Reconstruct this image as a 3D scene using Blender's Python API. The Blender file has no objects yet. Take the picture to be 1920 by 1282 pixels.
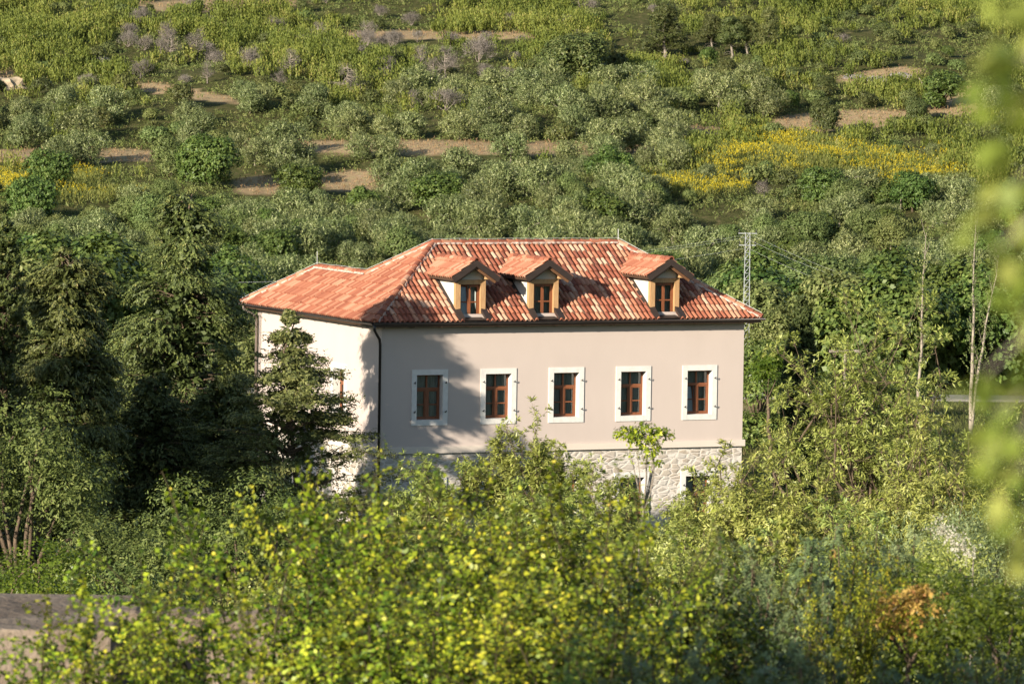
import bpy, bmesh, math
import numpy as np
from mathutils import Vector, Matrix

C = bpy.context.scene.collection
SC = bpy.context.scene
R = math.radians

# ------------------------------------------------------------------ camera
CAM_Z = 19.17
F_PX = 9713.0                      # focal length in pixels of the 1920 px wide photograph
PITCH, ROLL = 0.0622, 0.0149
cam_d = bpy.data.cameras.new('camera')
cam = bpy.data.objects.new('camera', cam_d)
C.objects.link(cam)
cp, sp, cr, sr = math.cos(PITCH), math.sin(PITCH), math.cos(ROLL), math.sin(ROLL)
fwd = Vector((0, cp, -sp)); zup = Vector((0, sp, cp)); xr = Vector((1, 0, 0))
right = xr * cr + zup * sr
up = -xr * sr + zup * cr
m3 = Matrix((right, up, -fwd)).transposed()
cam.matrix_world = Matrix.Translation((0, 0, CAM_Z)) @ m3.to_4x4()
cam_d.sensor_width = 36.0
cam_d.lens = F_PX / 1920 * 36
cam_d.clip_start = 0.5
cam_d.clip_end = 6000
cam_d.dof.use_dof = True
cam_d.dof.focus_distance = 187.0
cam_d.dof.aperture_fstop = 7.0
SC.camera = cam

# ------------------------------------------------------------------ light
SUN_EL = R(17.0)
SUN_AZ = R(36.5)                   # degrees left of the direction straight behind the camera
sun_from = Vector((-math.sin(SUN_AZ) * math.cos(SUN_EL), -math.cos(SUN_AZ) * math.cos(SUN_EL), math.sin(SUN_EL)))
w = bpy.data.worlds.new('World'); SC.world = w; w.use_nodes = True
nt = w.node_tree
sky = nt.nodes.new('ShaderNodeTexSky'); sky.sky_type = 'NISHITA'; sky.sun_disc = False
sky.sun_elevation = SUN_EL
sky.sun_rotation = math.atan2(sun_from.x, sun_from.y)
sky.air_density = 1.0; sky.dust_density = .4
bgn = nt.nodes['Background']
nt.links.new(sky.outputs[0], bgn.inputs[0]); bgn.inputs[1].default_value = 0.088
sd = bpy.data.lights.new('sun', 'SUN'); sun = bpy.data.objects.new('sun', sd); C.objects.link(sun)
sd.energy = 5.0; sd.angle = R(0.55); sd.color = (1.0, 0.90, 0.75)
sun.rotation_euler = sun_from.to_track_quat('Z', 'Y').to_euler()
SC.view_settings.view_transform = 'Standard'
SC.view_settings.look = 'None'
SC.view_settings.exposure = 0.90
SC.view_settings.gamma = 1.0
SC.render.engine = 'CYCLES'
SC.cycles.max_bounces = 5
SC.cycles.diffuse_bounces = 1
SC.cycles.glossy_bounces = 3
SC.cycles.transparent_max_bounces = 8
SC.cycles.caustics_reflective = False
SC.cycles.caustics_refractive = False

# ------------------------------------------------------------------ projection helpers
def proj(x, y, z):
    z = np.asarray(z) - CAM_Z
    yc = y * cp - z * sp; zc = y * sp + z * cp
    xx = x * cr + zc * sr; zr = -x * sr + zc * cr
    return 960 + F_PX * xx / yc, 641 - F_PX * zr / yc
def ray(px, py):
    a, b = (px - 960) / F_PX, -(py - 641) / F_PX
    d = right * a + up * b + fwd
    return d
def at(px, py, Y):
    d = ray(px, py); t = Y / d.y
    return Vector((d.x * t, Y, CAM_Z + d.z * t))

# ------------------------------------------------------------------ terrain
_c = np.array([(-200, 34), (-60, 22), (0, 17.4), (20, 15.4), (40, 13.3), (55, 11.9), (80, 8.5), (110, 4.6), (140, 1.6), (165, .2),
               (188, 0), (240, -.3), (281, -1.2), (300, -1.6), (350, -4), (420, -7), (500, -8.5), (560, -4.7),
               (620, 2.5), (700, 12), (783, 22), (900, 38), (1100, 60), (1500, 95), (2600, 190)], float)
_ty = np.arange(-200, 2600, 1.0)
_tz = np.interp(_ty, _c[:, 0], _c[:, 1])
_k = np.exp(-.5 * (np.arange(-24, 25) / 8.0) ** 2); _k /= _k.sum()
_tz = np.convolve(np.pad(_tz, 24, mode='edge'), _k, mode='valid')
def ground(x, y):
    x = np.asarray(x, float); y = np.asarray(y, float)
    z = np.interp(y, _ty, _tz)
    far = np.clip((y - 300) / 250, 0, 1)
    z = z + far * (.9 * np.sin(x / 19 + y / 31) + .5 * np.sin(x / 8.3 - y / 13 + 1.3) + .35 * np.sin(y / 5.1 + .6 * np.sin(x / 15)))
    z = z - far * .012 * x
    near = np.clip((150 - np.abs(y - 80)) / 100, 0, 1) * np.clip(1 - np.abs(y - 90) / 90, 0, 1)
    z = z + near * (.2 * np.sin(x / 3.1 + y / 7) + .15 * np.sin(x / 1.7 - y / 4))
    return z
def ghit(px, py, y0=200, y1=1400):
    d = ray(px, py)
    ys = np.arange(y0, y1, .5)
    t = ys / d.y
    zz = CAM_Z + d.z * t - ground(d.x * t, ys)
    i = np.argmax(zz < 0)
    Y = ys[i] if zz[i] < 0 else y1
    return Vector((d.x * Y / d.y, Y, float(ground(d.x * Y / d.y, Y))))

# ------------------------------------------------------------------ object helpers
def tag(o, label=None, cat=None, group=None, kind=None):
    if label: o['label'] = label
    if cat: o['category'] = cat
    if group: o['group'] = group
    if kind: o['kind'] = kind
    return o
def empty(name, loc, label, cat, group=None, rz=0.0):
    o = bpy.data.objects.new(name, None); C.objects.link(o)
    o.empty_display_size = .3
    o.location = loc; o.rotation_euler = (0, 0, rz)
    return tag(o, label, cat, group)
def link(name, me, parent=None):
    o = bpy.data.objects.new(name, me); C.objects.link(o)
    if parent is not None: o.parent = parent
    return o
def dup(root, loc, rz, sc, label, group=None):
    r = root.copy(); C.objects.link(r); r.location = loc; r.rotation_euler = (0, 0, rz); r.scale = sc
    r['label'] = label
    if group: r['group'] = group
    for ch in list(root.children):
        c = ch.copy(); C.objects.link(c); c.parent = r
        for g in list(ch.children):
            d = g.copy(); C.objects.link(d); d.parent = c
    return r

class MB:
    """collects polygons for one mesh"""
    def __init__(s): s.v = []; s.f = []
    def add(s, vs, fs):
        n = len(s.v); s.v += [tuple(p) for p in vs]; s.f += [tuple(i + n for i in f) for f in fs]
    def box(s, a, b):
        x0, y0, z0 = a; x1, y1, z1 = b
        s.add([(x0, y0, z0), (x1, y0, z0), (x1, y1, z0), (x0, y1, z0), (x0, y0, z1), (x1, y0, z1), (x1, y1, z1), (x0, y1, z1)],
              [(0, 3, 2, 1), (4, 5, 6, 7), (0, 1, 5, 4), (1, 2, 6, 5), (2, 3, 7, 6), (3, 0, 4, 7)])
    def obox(s, o, X, Y, Z):
        o, X, Y, Z = Vector(o), Vector(X), Vector(Y), Vector(Z)
        s.add([o, o + X, o + X + Y, o + Y, o + Z, o + X + Z, o + X + Y + Z, o + Y + Z],
              [(0, 3, 2, 1), (4, 5, 6, 7), (0, 1, 5, 4), (1, 2, 6, 5), (2, 3, 7, 6), (3, 0, 4, 7)])
    def tube(s, pts, rad, n=6, cap=True):
        pts = [Vector(p) for p in pts]
        if not hasattr(rad, '__len__'): rad = [rad] * len(pts)
        base = len(s.v); up_ = None
        for i, p in enumerate(pts):
            d = (pts[min(i + 1, len(pts) - 1)] - pts[max(i - 1, 0)])
            if d.length < 1e-9: d = Vector((0, 0, 1))
            d.normalize()
            if up_ is None:
                up_ = d.orthogonal().normalized()
            else:
                up_ = (up_ - d * up_.dot(d))
                up_ = up_.normalized() if up_.length > 1e-6 else d.orthogonal().normalized()
            b = d.cross(up_)
            for k in range(n):
                a = 2 * math.pi * k / n
                s.v.append(tuple(p + (up_ * math.cos(a) + b * math.sin(a)) * rad[i]))
        for i in range(len(pts) - 1):
            for k in range(n):
                k2 = (k + 1) % n
                s.f.append((base + i * n + k, base + i * n + k2, base + (i + 1) * n + k2, base + (i + 1) * n + k))
        if cap:
            s.f.append(tuple(base + k for k in range(n))[::-1])
            s.f.append(tuple(base + (len(pts) - 1) * n + k for k in range(n)))
    def mesh(s, name, mat, smooth=False):
        me = bpy.data.meshes.new(name); me.from_pydata(s.v, [], s.f); me.update()
        me.materials.append(mat)
        if smooth: me.polygons.foreach_set('use_smooth', [True] * len(me.polygons))
        return me
    def build(s, name, mat, parent=None, smooth=False):
        return link(name, s.mesh(name, mat, smooth), parent)

def quad_mesh(name, V, tint, mat, smooth=False):
    """V (n,4,3) quads, tint (n,) per face"""
    n = len(V)
    me = bpy.data.meshes.new(name)
    me.vertices.add(n * 4); me.vertices.foreach_set('co', np.ascontiguousarray(V, np.float32).ravel())
    me.loops.add(n * 4); me.loops.foreach_set('vertex_index', np.arange(n * 4, dtype=np.int32))
    me.polygons.add(n); me.polygons.foreach_set('loop_start', np.arange(0, n * 4, 4, dtype=np.int32))
    try: me.polygons.foreach_set('loop_total', np.full(n, 4, np.int32))
    except Exception: pass
    at_ = me.attributes.new('tint', 'FLOAT', 'FACE'); at_.data.foreach_set('value', np.asarray(tint, np.float32))
    me.materials.append(mat)
    me.update(calc_edges=True)
    return me

# ------------------------------------------------------------------ materials
def newmat(name):
    m = bpy.data.materials.new(name); m.use_nodes = True
    n = m.node_tree.nodes; p = n['Principled BSDF']
    return m, m.node_tree, p
def ramp(nt, stops):
    r = nt.nodes.new('ShaderNodeValToRGB'); e = r.color_ramp.elements
    while len(e) < len(stops): e.new(.5)
    for i, (p, c) in enumerate(stops):
        e[i].position = p; e[i].color = (*c, 1)
    return r
def noise(nt, scale, detail=3, vec=None, rough=.55):
    n = nt.nodes.new('ShaderNodeTexNoise'); n.inputs['Scale'].default_value = scale
    n.inputs['Detail'].default_value = detail; n.inputs['Roughness'].default_value = rough
    if vec is not None: nt.links.new(vec, n.inputs['Vector'])
    return n
def objco(nt):
    return nt.nodes.new('ShaderNodeTexCoord').outputs['Object']
def math_(nt, op, a, b=None):
    n = nt.nodes.new('ShaderNodeMath'); n.operation = op
    for i, x in enumerate((a, b)):
        if x is None: continue
        if isinstance(x, (int, float)): n.inputs[i].default_value = x
        else: nt.links.new(x, n.inputs[i])
    return n.outputs[0]
def mixc(nt, fac, a, b, mode='MIX'):
    n = nt.nodes.new('ShaderNodeMix'); n.data_type = 'RGBA'; n.blend_type = mode
    for s_, x in ((n.inputs[0], fac), (n.inputs[6], a), (n.inputs[7], b)):
        if isinstance(x, (int, float)): s_.default_value = x
        elif isinstance(x, tuple): s_.default_value = (*x, 1)
        else: nt.links.new(x, s_)
    return n.outputs[2]
def bump(nt, p, h, strength, dist=.02):
    b = nt.nodes.new('ShaderNodeBump'); b.inputs['Strength'].default_value = strength; b.inputs['Distance'].default_value = dist
    nt.links.new(h, b.inputs['Height']); nt.links.new(b.outputs[0], p.inputs['Normal'])

def leaf_mat(name, stops, trans=.35, rough=.5, spec=.3, objvar=.25, patch=0.0, hue=.02):
    """leaf colours picked per leaf, shifted a little from plant to plant"""
    m, nt, p = newmat(name)
    a = nt.nodes.new('ShaderNodeAttribute'); a.attribute_name = 'tint'
    r = ramp(nt, stops); nt.links.new(a.outputs['Fac'], r.inputs[0])
    oi = nt.nodes.new('ShaderNodeObjectInfo')
    h = nt.nodes.new('ShaderNodeHueSaturation')
    v = math_(nt, 'ADD', math_(nt, 'MULTIPLY', oi.outputs['Random'], objvar), 1 - objvar / 2)
    nt.links.new(v, h.inputs['Value'])
    h2 = math_(nt, 'MULTIPLY', math_(nt, 'FRACT', math_(nt, 'MULTIPLY', oi.outputs['Random'], 7.3)), hue * 2)
    nt.links.new(math_(nt, 'ADD', h2, .5 - hue), h.inputs['Hue'])
    nt.links.new(r.outputs[0], h.inputs['Color'])
    col = h.outputs[0]
    if patch:
        g = nt.nodes.new('ShaderNodeNewGeometry')
        n = noise(nt, .06, 3, g.outputs['Position'])
        col = mixc(nt, math_(nt, 'MULTIPLY', n.outputs['Fac'], patch), col, (.35, .28, .12), 'MIX')
    nt.links.new(col, p.inputs['Base Color'])
    p.inputs['Roughness'].default_value = rough
    p.inputs['Specular IOR Level'].default_value = spec
    t = nt.nodes.new('ShaderNodeBsdfTranslucent')
    tc = mixc(nt, 1.0, col, (1.0, 1.0, .45), 'MULTIPLY'); nt.links.new(tc, t.inputs['Color'])
    mx = nt.nodes.new('ShaderNodeMixShader'); mx.inputs[0].default_value = trans
    nt.links.new(p.outputs[0], mx.inputs[1]); nt.links.new(t.outputs[0], mx.inputs[2])
    nt.links.new(mx.outputs[0], nt.nodes['Material Output'].inputs[0])
    return m
def plain_mat(name, c, rough=.6, var=.25, scale=8.0, spec=.3, metal=0.0, bmp=0.0):
    m, nt, p = newmat(name)
    n = noise(nt, scale, 4, objco(nt))
    r = ramp(nt, [(.3, tuple(x * (1 - var) for x in c)), (.7, tuple(min(1, x * (1 + var)) for x in c))])
    nt.links.new(n.outputs['Fac'], r.inputs[0]); nt.links.new(r.outputs[0], p.inputs['Base Color'])
    p.inputs['Roughness'].default_value = rough; p.inputs['Specular IOR Level'].default_value = spec; p.inputs['Metallic'].default_value = metal
    if bmp: bump(nt, p, n.outputs['Fac'], bmp, .03)
    return m

def plaster_mat(name, c):
    m, nt, p = newmat(name); oc = objco(nt)
    mp = nt.nodes.new('ShaderNodeMapping'); mp.inputs['Scale'].default_value = (1.1, 1.1, .5); nt.links.new(oc, mp.inputs[0])
    n1 = noise(nt, 1.1, 5, mp.outputs[0]); n2 = noise(nt, 28, 3, oc)
    n3 = noise(nt, .35, 2, oc)
    r = ramp(nt, [(.25, tuple(x * .94 for x in c)), (.75, tuple(x * 1.05 for x in c))])
    nt.links.new(math_(nt, 'ADD', math_(nt, 'MULTIPLY', n1.outputs['Fac'], .5), math_(nt, 'MULTIPLY', n3.outputs['Fac'], .5)), r.inputs[0])
    col = mixc(nt, math_(nt, 'MULTIPLY', n2.outputs['Fac'], .10), r.outputs[0], tuple(x * .7 for x in c))
    nt.links.new(col, p.inputs['Base Color']); p.inputs['Roughness'].default_value = .9; p.inputs['Specular IOR Level'].default_value = .1
    bump(nt, p, n2.outputs['Fac'], .25, .01)
    return m
def rubble_mat(name):
    m, nt, p = newmat(name); oc = objco(nt)
    wn = noise(nt, 2.2, 2, oc)
    vm = nt.nodes.new('ShaderNodeVectorMath'); vm.operation = 'MULTIPLY_ADD'
    nt.links.new(wn.outputs['Color'], vm.inputs[0]); vm.inputs[1].default_value = (.12, .12, .06); nt.links.new(oc, vm.inputs[2])
    mp = nt.nodes.new('ShaderNodeMapping'); mp.inputs['Scale'].default_value = (2.8, 2.8, 6.2); nt.links.new(vm.outputs[0], mp.inputs[0])
    v1 = nt.nodes.new('ShaderNodeTexVoronoi'); v1.feature = 'DISTANCE_TO_EDGE'; v1.inputs['Scale'].default_value = 1; nt.links.new(mp.outputs[0], v1.inputs['Vector'])
    v2 = nt.nodes.new('ShaderNodeTexVoronoi'); v2.inputs['Scale'].default_value = 1; nt.links.new(mp.outputs[0], v2.inputs['Vector'])
    stone = ramp(nt, [(0, (.40, .33, .26)), (.35, (.52, .46, .39)), (.7, (.58, .54, .48)), (1, (.47, .39, .30))])
    sx = nt.nodes.new('ShaderNodeSeparateColor'); nt.links.new(v2.outputs['Color'], sx.inputs[0]); nt.links.new(sx.outputs[0], stone.inputs[0])
    n2 = noise(nt, 14, 4, oc)
    st = mixc(nt, math_(nt, 'MULTIPLY', n2.outputs['Fac'], .5), stone.outputs[0], (.42, .37, .31))
    e = ramp(nt, [(.03, (0, 0, 0)), (.11, (1, 1, 1))]); nt.links.new(v1.outputs['Distance'], e.inputs[0])
    col = mixc(nt, e.outputs[0], (.66, .60, .53), st)
    nt.links.new(col, p.inputs['Base Color']); p.inputs['Roughness'].default_value = .95; p.inputs['Specular IOR Level'].default_value = .1
    hgt = math_(nt, 'ADD', math_(nt, 'MINIMUM', v1.outputs['Distance'], .22), math_(nt, 'MULTIPLY', n2.outputs['Fac'], .12))
    bump(nt, p, hgt, .7, .12)
    return m
def tile_mat(name):
    m, nt, p = newmat(name); oc = objco(nt)
    a = nt.nodes.new('ShaderNodeAttribute'); a.attribute_name = 'tint'
    r = ramp(nt, [(0, (.13, .042, .028)), (.25, (.25, .075, .043)), (.52, (.38, .135, .075)), (.78, (.50, .25, .15)), (1, (.60, .40, .28))])
    nt.links.new(a.outputs['Fac'], r.inputs[0])
    n = noise(nt, 9, 5, oc); n2 = noise(nt, 55, 2, oc)
    c1 = mixc(nt, math_(nt, 'MULTIPLY', n.outputs['Fac'], .22), r.outputs[0], (.36, .13, .075))
    c2 = mixc(nt, math_(nt, 'MULTIPLY', n2.outputs['Fac'], .25), c1, (.24, .12, .08))
    nt.links.new(c2, p.inputs['Base Color']); p.inputs['Roughness'].default_value = .8; p.inputs['Specular IOR Level'].default_value = .25
    bump(nt, p, n2.outputs['Fac'], .2, .006)
    return m
def wood_mat(name, c, c2, scale=6):
    m, nt, p = newmat(name); oc = objco(nt)
    mp = nt.nodes.new('ShaderNodeMapping'); mp.inputs['Scale'].default_value = (14, 14, 1.6); nt.links.new(oc, mp.inputs[0])
    n = noise(nt, scale / 3, 4, mp.outputs[0])
    r = ramp(nt, [(.3, c), (.7, c2)]); nt.links.new(n.outputs['Fac'], r.inputs[0]); nt.links.new(r.outputs[0], p.inputs['Base Color'])
    p.inputs['Roughness'].default_value = .5
    return m
def glass_mat(name):
    m, nt, p = newmat(name)
    nt.nodes.remove(p)
    tr = nt.nodes.new('ShaderNodeBsdfTransparent'); tr.inputs[0].default_value = (.72, .78, .78, 1)
    gl = nt.nodes.new('ShaderNodeBsdfGlossy'); gl.inputs['Roughness'].default_value = .02
    fr = nt.nodes.new('ShaderNodeFresnel'); fr.inputs['IOR'].default_value = 1.9
    mx = nt.nodes.new('ShaderNodeMixShader')
    nt.links.new(fr.outputs[0], mx.inputs[0]); nt.links.new(tr.outputs[0], mx.inputs[1]); nt.links.new(gl.outputs[0], mx.inputs[2])
    nt.links.new(mx.outputs[0], nt.nodes['Material Output'].inputs[0])
    return m

M = {}
M['plaster'] = plaster_mat('plaster', (.565, .475, .42))
M['band'] = plaster_mat('band_plaster', (.68, .59, .50))
M['cheek'] = plaster_mat('cheek_plaster', (.72, .66, .58))
M['rubble'] = rubble_mat('rubble_stone')
M['surround'] = plain_mat('white_stone', (.70, .67, .62), .8, .08, 5, .15, 0, .1)
M['tile'] = tile_mat('clay_tile')
M['mortar'] = plain_mat('ridge_mortar', (.45, .34, .28), .95, .35, 7)
M['window_wood'] = wood_mat('window_wood', (.17, .055, .022), (.26, .09, .035))
M['post_wood'] = wood_mat('larch_wood', (.40, .22, .10), (.56, .35, .17))
M['dark_wood'] = wood_mat('dark_wood', (.05, .028, .018), (.09, .05, .03))
M['brown_metal'] = plain_mat('brown_metal', (.042, .030, .025), .55, .15, 3, .3)
M['gutter'] = plain_mat('gutter_metal', (.022, .016, .014), .4, .15, 3, .5)
M['iron'] = plain_mat('black_iron', (.02, .018, .016), .6)
M['glass'] = glass_mat('pane_glass')
M['curtain'] = plain_mat('curtain_cloth', (.62, .62, .58), .9, .12, 3)
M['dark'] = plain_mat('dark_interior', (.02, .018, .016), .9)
M['wire'] = plain_mat('bright_wire', (.55, .55, .52), .4, .05, 3, .5)
M['galv'] = plain_mat('galvanised_steel', (.30, .315, .32), .5, .1, 3, .5)
M['bark'] = plain_mat('bark', (.13, .095, .065), .9, .45, 12, .1, 0, .6)
M['bark_grey'] = plain_mat('grey_bark', (.24, .205, .165), .9, .4, 10, .1, 0, .5)
M['bark_pale'] = plain_mat('pale_bark', (.30, .255, .20), .9, .35, 6, .1, 0, .5)
M['stem'] = plain_mat('green_brown_stem', (.065, .055, .028), .85, .3, 10, .1)
M['dead'] = plain_mat('dead_wood', (.30, .25, .21), .9, .35, 6, .1)
M['road'] = plain_mat('asphalt', (.26, .235, .205), .95, .25, 4, .1)
M['concrete'] = None

# ------------------------------------------------------------------ ground
def band(px, py, cx, cy, rx, ry, slope=0.0):
    """soft elliptical patch on the hillside"""
    d = ((px - cx) / rx) ** 2 + ((py - cy - slope * (px - cx)) / ry) ** 2
    return np.clip(1.25 - d, 0, 1)
DRY = [(850, 277, 430, 15, .01), (120, 292, 230, 15, .0), (1580, 226, 155, 20, -.05), (490, 348, 55, 20, 0), (665, 340, 85, 20, 0), (410, 8, 170, 15, -.03),
       (840, 66, 230, 9, .0), (330, 172, 130, 9, .16), (1790, 190, 60, 30, 0), (1300, 245, 60, 10, 0), (15, 150, 30, 18, 0),
       (430, 50, 60, 7, 0), (1460, 765, 90, 12, 0), (1650, 142, 80, 14, -.1)]
def dryness(px, py):
    d = np.zeros_like(np.asarray(px, float))
    for b in DRY: d = np.maximum(d, band(px, py, *b))
    return d
def make_ground():
    xs = np.concatenate([[-1500, -1000, -600, -400, -300, -220, -170], np.arange(-140, 141, 2.5), [170, 220, 300, 400, 600, 1000, 1500]])
    ys = np.concatenate([[-180, -120, -80, -50], np.arange(-30, 200, 2.0), np.arange(200, 560, 4.0), np.arange(560, 820, 2.0), np.arange(820, 1100, 15), [1150, 1250, 1400, 1700, 2100, 2590]])
    X, Y = np.meshgrid(xs, ys)
    Z = ground(X, Y)
    V = np.stack([X, Y, Z], -1).reshape(-1, 3)
    nx, ny = len(xs), len(ys)
    i = np.arange(nx * ny).reshape(ny, nx)
    Fq = np.stack([i[:-1, :-1], i[:-1, 1:], i[1:, 1:], i[1:, :-1]], -1).reshape(-1, 4)
    me = bpy.data.meshes.new('ground'); me.from_pydata(V.tolist(), [], Fq.tolist())
    px, py = proj(V[:, 0], np.maximum(V[:, 1], 5), V[:, 2])
    d = dryness(px, py) * (V[:, 1] > 200)
    a = me.attributes.new('dry', 'FLOAT', 'POINT'); a.data.foreach_set('value', d.astype(np.float32))
    me.polygons.foreach_set('use_smooth', [True] * len(me.polygons)); me.update()
    m, nt, p = newmat('meadow_ground')
    g = nt.nodes.new('ShaderNodeNewGeometry').outputs['Position']
    at_ = nt.nodes.new('ShaderNodeAttribute'); at_.attribute_name = 'dry'
    n1 = noise(nt, .15, 5, g); n2 = noise(nt, 1.3, 5, g); n3 = noise(nt, 7, 3, g); n4 = noise(nt, 2.2, 6, g, .75)
    green = ramp(nt, [(.25, (.035, .04, .015)), (.45, (.075, .085, .025)), (.6, (.12, .11, .045)), (.8, (.20, .15, .08))]); nt.links.new(n2.outputs['Fac'], green.inputs[0])
    dry = ramp(nt, [(.25, (.30, .23, .11)), (.45, (.52, .40, .22)), (.58, (.48, .31, .18)), (.8, (.64, .52, .34))]); nt.links.new(n2.outputs['Fac'], dry.inputs[0])
    f = math_(nt, 'ADD', at_.outputs['Fac'], math_(nt, 'MULTIPLY', math_(nt, 'SUBTRACT', n1.outputs['Fac'], .5), .9))
    fr = ramp(nt, [(.15, (0, 0, 0)), (.5, (1, 1, 1))]); nt.links.new(f, fr.inputs[0])
    col = mixc(nt, fr.outputs[0], green.outputs[0], dry.outputs[0])
    col = mixc(nt, math_(nt, 'MULTIPLY', n4.outputs['Fac'], .6), col, (.05, .045, .02))
    nt.links.new(col, p.inputs['Base Color']); p.inputs['Roughness'].default_value = 1; p.inputs['Specular IOR Level'].default_value = .05
    bump(nt, p, n3.outputs['Fac'], .8, .1)
    me.materials.append(m)
    o = link('ground', me); tag(o, 'grassy ground falling to the villa and rising as a scrubby hillside behind', 'ground', None, 'structure')
make_ground()

# road passing behind the villa
def make_road():
    mb = MB(); a = []
    for i, x in enumerate(np.arange(-160, 161, 4.0)):
        y = 281 + .02 * x + 2 * math.sin(x / 40)
        a.append((x, y))
    for (x0, y0), (x1, y1) in zip(a[:-1], a[1:]):
        z = lambda x, y: float(ground(x, 281)) + .12
        mb.add([(x0, y0 - 1.7, z(x0, y0)), (x1, y1 - 1.7, z(x1, y1)), (x1, y1 + 1.7, z(x1, y1)), (x0, y0 + 1.7, z(x0, y0)),
                (x0, y0 - 2.7, z(x0, y0) - .5), (x1, y1 - 2.7, z(x1, y1) - .5)], [(0, 1, 2, 3), (4, 5, 1, 0)])
    o = mb.build('road', M['road']); tag(o, 'narrow pale grey road crossing behind the villa', 'road', None, 'structure')
make_road()

# ------------------------------------------------------------------ villa
PHI = 0.4343
VL, VW, VV = 14.84, 7.16, 12.0       # front length, main depth, full depth of the left side
OV, ZE, TT = .47, 8.11, .6518        # eave overhang, eave height, roof slope
DD = (VW + 2 * OV) / 2               # half span of the main roof
DWG = 2.19                           # half span of the wing roof
ZS = 3.28                            # underside of the string course
villa = empty('villa', (-4.744, 188.17, 0), 'two storey peach plastered villa with red tiled hip roof and three dormers', 'house', None, PHI)

def wall_panel(mb, fn, length, z0, z1, holes, th=.45):
    """fn(a, d, z) maps along / inward depth / height; holes (a0, a1, z0, z1)"""
    As = sorted({0, length} | {h[0] for h in holes} | {h[1] for h in holes})
    Zs = sorted({z0, z1} | {h[2] for h in holes} | {h[3] for h in holes})
    for i in range(len(As) - 1):
        for j in range(len(Zs) - 1):
            a, b, c, d = As[i], As[i + 1], Zs[j], Zs[j + 1]
            if any(h[0] <= a + 1e-6 and h[1] >= b - 1e-6 and h[2] <= c + 1e-6 and h[3] >= d - 1e-6 for h in holes): continue
            mb.add([fn(a, 0, c), fn(b, 0, c), fn(b, 0, d), fn(a, 0, d)], [(0, 1, 2, 3)])
            mb.add([fn(a, th, c), fn(b, th, c), fn(b, th, d), fn(a, th, d)], [(3, 2, 1, 0)])
    for (a, b, c, d) in holes:
        mb.add([fn(a, 0, c), fn(a, th, c), fn(a, th, d), fn(a, 0, d)], [(0, 1, 2, 3)])
        mb.add([fn(b, 0, c), fn(b, th, c), fn(b, th, d), fn(b, 0, d)], [(3, 2, 1, 0)])
        mb.add([fn(a, 0, c), fn(b, 0, c), fn(b, th, c), fn(a, th, c)], [(0, 1, 2, 3)])
        mb.add([fn(a, 0, d), fn(b, 0, d), fn(b, th, d), fn(a, th, d)], [(3, 2, 1, 0)])
def front(off): return lambda a, d, z: (a, d + off, z)
def left(off): return lambda a, d, z: (d + off, VV - a, z)
SB = .2                                   # width of the stone surround
WIN_W, WIN_H = 1.444, 2.05
WZ = 4.3                                  # bottom of the surround, upper floor
wu = [1.213 + 2.766 * i for i in range(5)]
up_holes = [(u + SB - .01, u + WIN_W - SB + .01, WZ + SB - .01, WZ + WIN_H - SB + .01) for u in wu]
GZ0, GZ1 = .15, 2.39
lo_holes = [(u + SB - .01, u + WIN_W - SB + .01, GZ0, GZ1 - SB + .01) for u in wu]
lw_v = 3.2                               # window in the left wall, distance from the corner to its near edge
lw_a = VV - lw_v - WIN_W
left_holes = [(lw_a + SB - .01, lw_a + WIN_W - SB + .01, WZ + SB - .01, WZ + WIN_H - SB + .01)]
mb = MB()
wall_panel(mb, front(0), VL, ZS, ZE + .25, up_holes)
wall_panel(mb, left(0), VV, ZS, ZE + .25, left_holes)
mb.obox((VL, .455, ZS), (0, VW - .455, 0), (-.4, 0, 0), (0, 0, ZE + .25 - ZS)); mb.add([(VL, 0, ZS), (VL, .455, ZS), (VL, .455, ZE + .25), (VL, 0, ZE + .25)], [(0, 1, 2, 3)])
mb.obox((3.43, VW, ZS), (VL - 3.43, 0, 0), (0, -.4, 0), (0, 0, ZE + .25 - ZS))
mb.obox((3.43, VW, ZS), (0, VV - VW, 0), (-.4, 0, 0), (0, 0, ZE + .25 - ZS))
mb.obox((0, VV, ZS), (3.43, 0, 0), (0, -.4, 0), (0, 0, ZE + .25 - ZS))
mb.build('plaster_wall', M['plaster'], villa)
mb = MB()
wall_panel(mb, front(.025), VL, -1.5, ZS, lo_holes)
wall_panel(mb, left(.025), VV - .03, -1.5, ZS, [])
mb.obox((VL - .003, .48, -1.5), (0, VW - .48, 0), (-.4, 0, 0), (0, 0, 1.5 + ZS)); mb.add([(VL, .025, -1.5), (VL, .48, -1.5), (VL, .48, ZS), (VL, .025, ZS)], [(0, 1, 2, 3)])
mb.obox((3.4, VW - .03, -1.5), (VL - 3.45, 0, 0), (0, -.4, 0), (0, 0, 1.5 + ZS))
mb.obox((3.4, VW, -1.5), (0, VV - VW, 0), (-.4, 0, 0), (0, 0, 1.5 + ZS))
mb.obox((0.03, VV - .03, -1.5), (3.37, 0, 0), (0, -.4, 0), (0, 0, 1.5 + ZS))
mb.build('rubble_wall', M['rubble'], villa)
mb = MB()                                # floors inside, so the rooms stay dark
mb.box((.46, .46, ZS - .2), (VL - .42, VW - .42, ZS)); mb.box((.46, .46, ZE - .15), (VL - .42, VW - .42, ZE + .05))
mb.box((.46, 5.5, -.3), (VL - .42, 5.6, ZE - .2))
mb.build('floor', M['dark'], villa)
mb = MB()
BZ, BP = .24, .085
mb.obox((-BP, -BP, ZS), (VL + 2 * BP, 0, 0), (0, BP - .002, 0), (0, 0, BZ))
mb.obox((-BP, -.002, ZS), (BP - .002, 0, 0), (0, VV, 0), (0, 0, BZ))
mb.obox((VL + .002, -.002, ZS), (BP - .002, 0, 0), (0, VW, 0), (0, 0, BZ))
mb.build('string_course', M['band'], villa)

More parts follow.
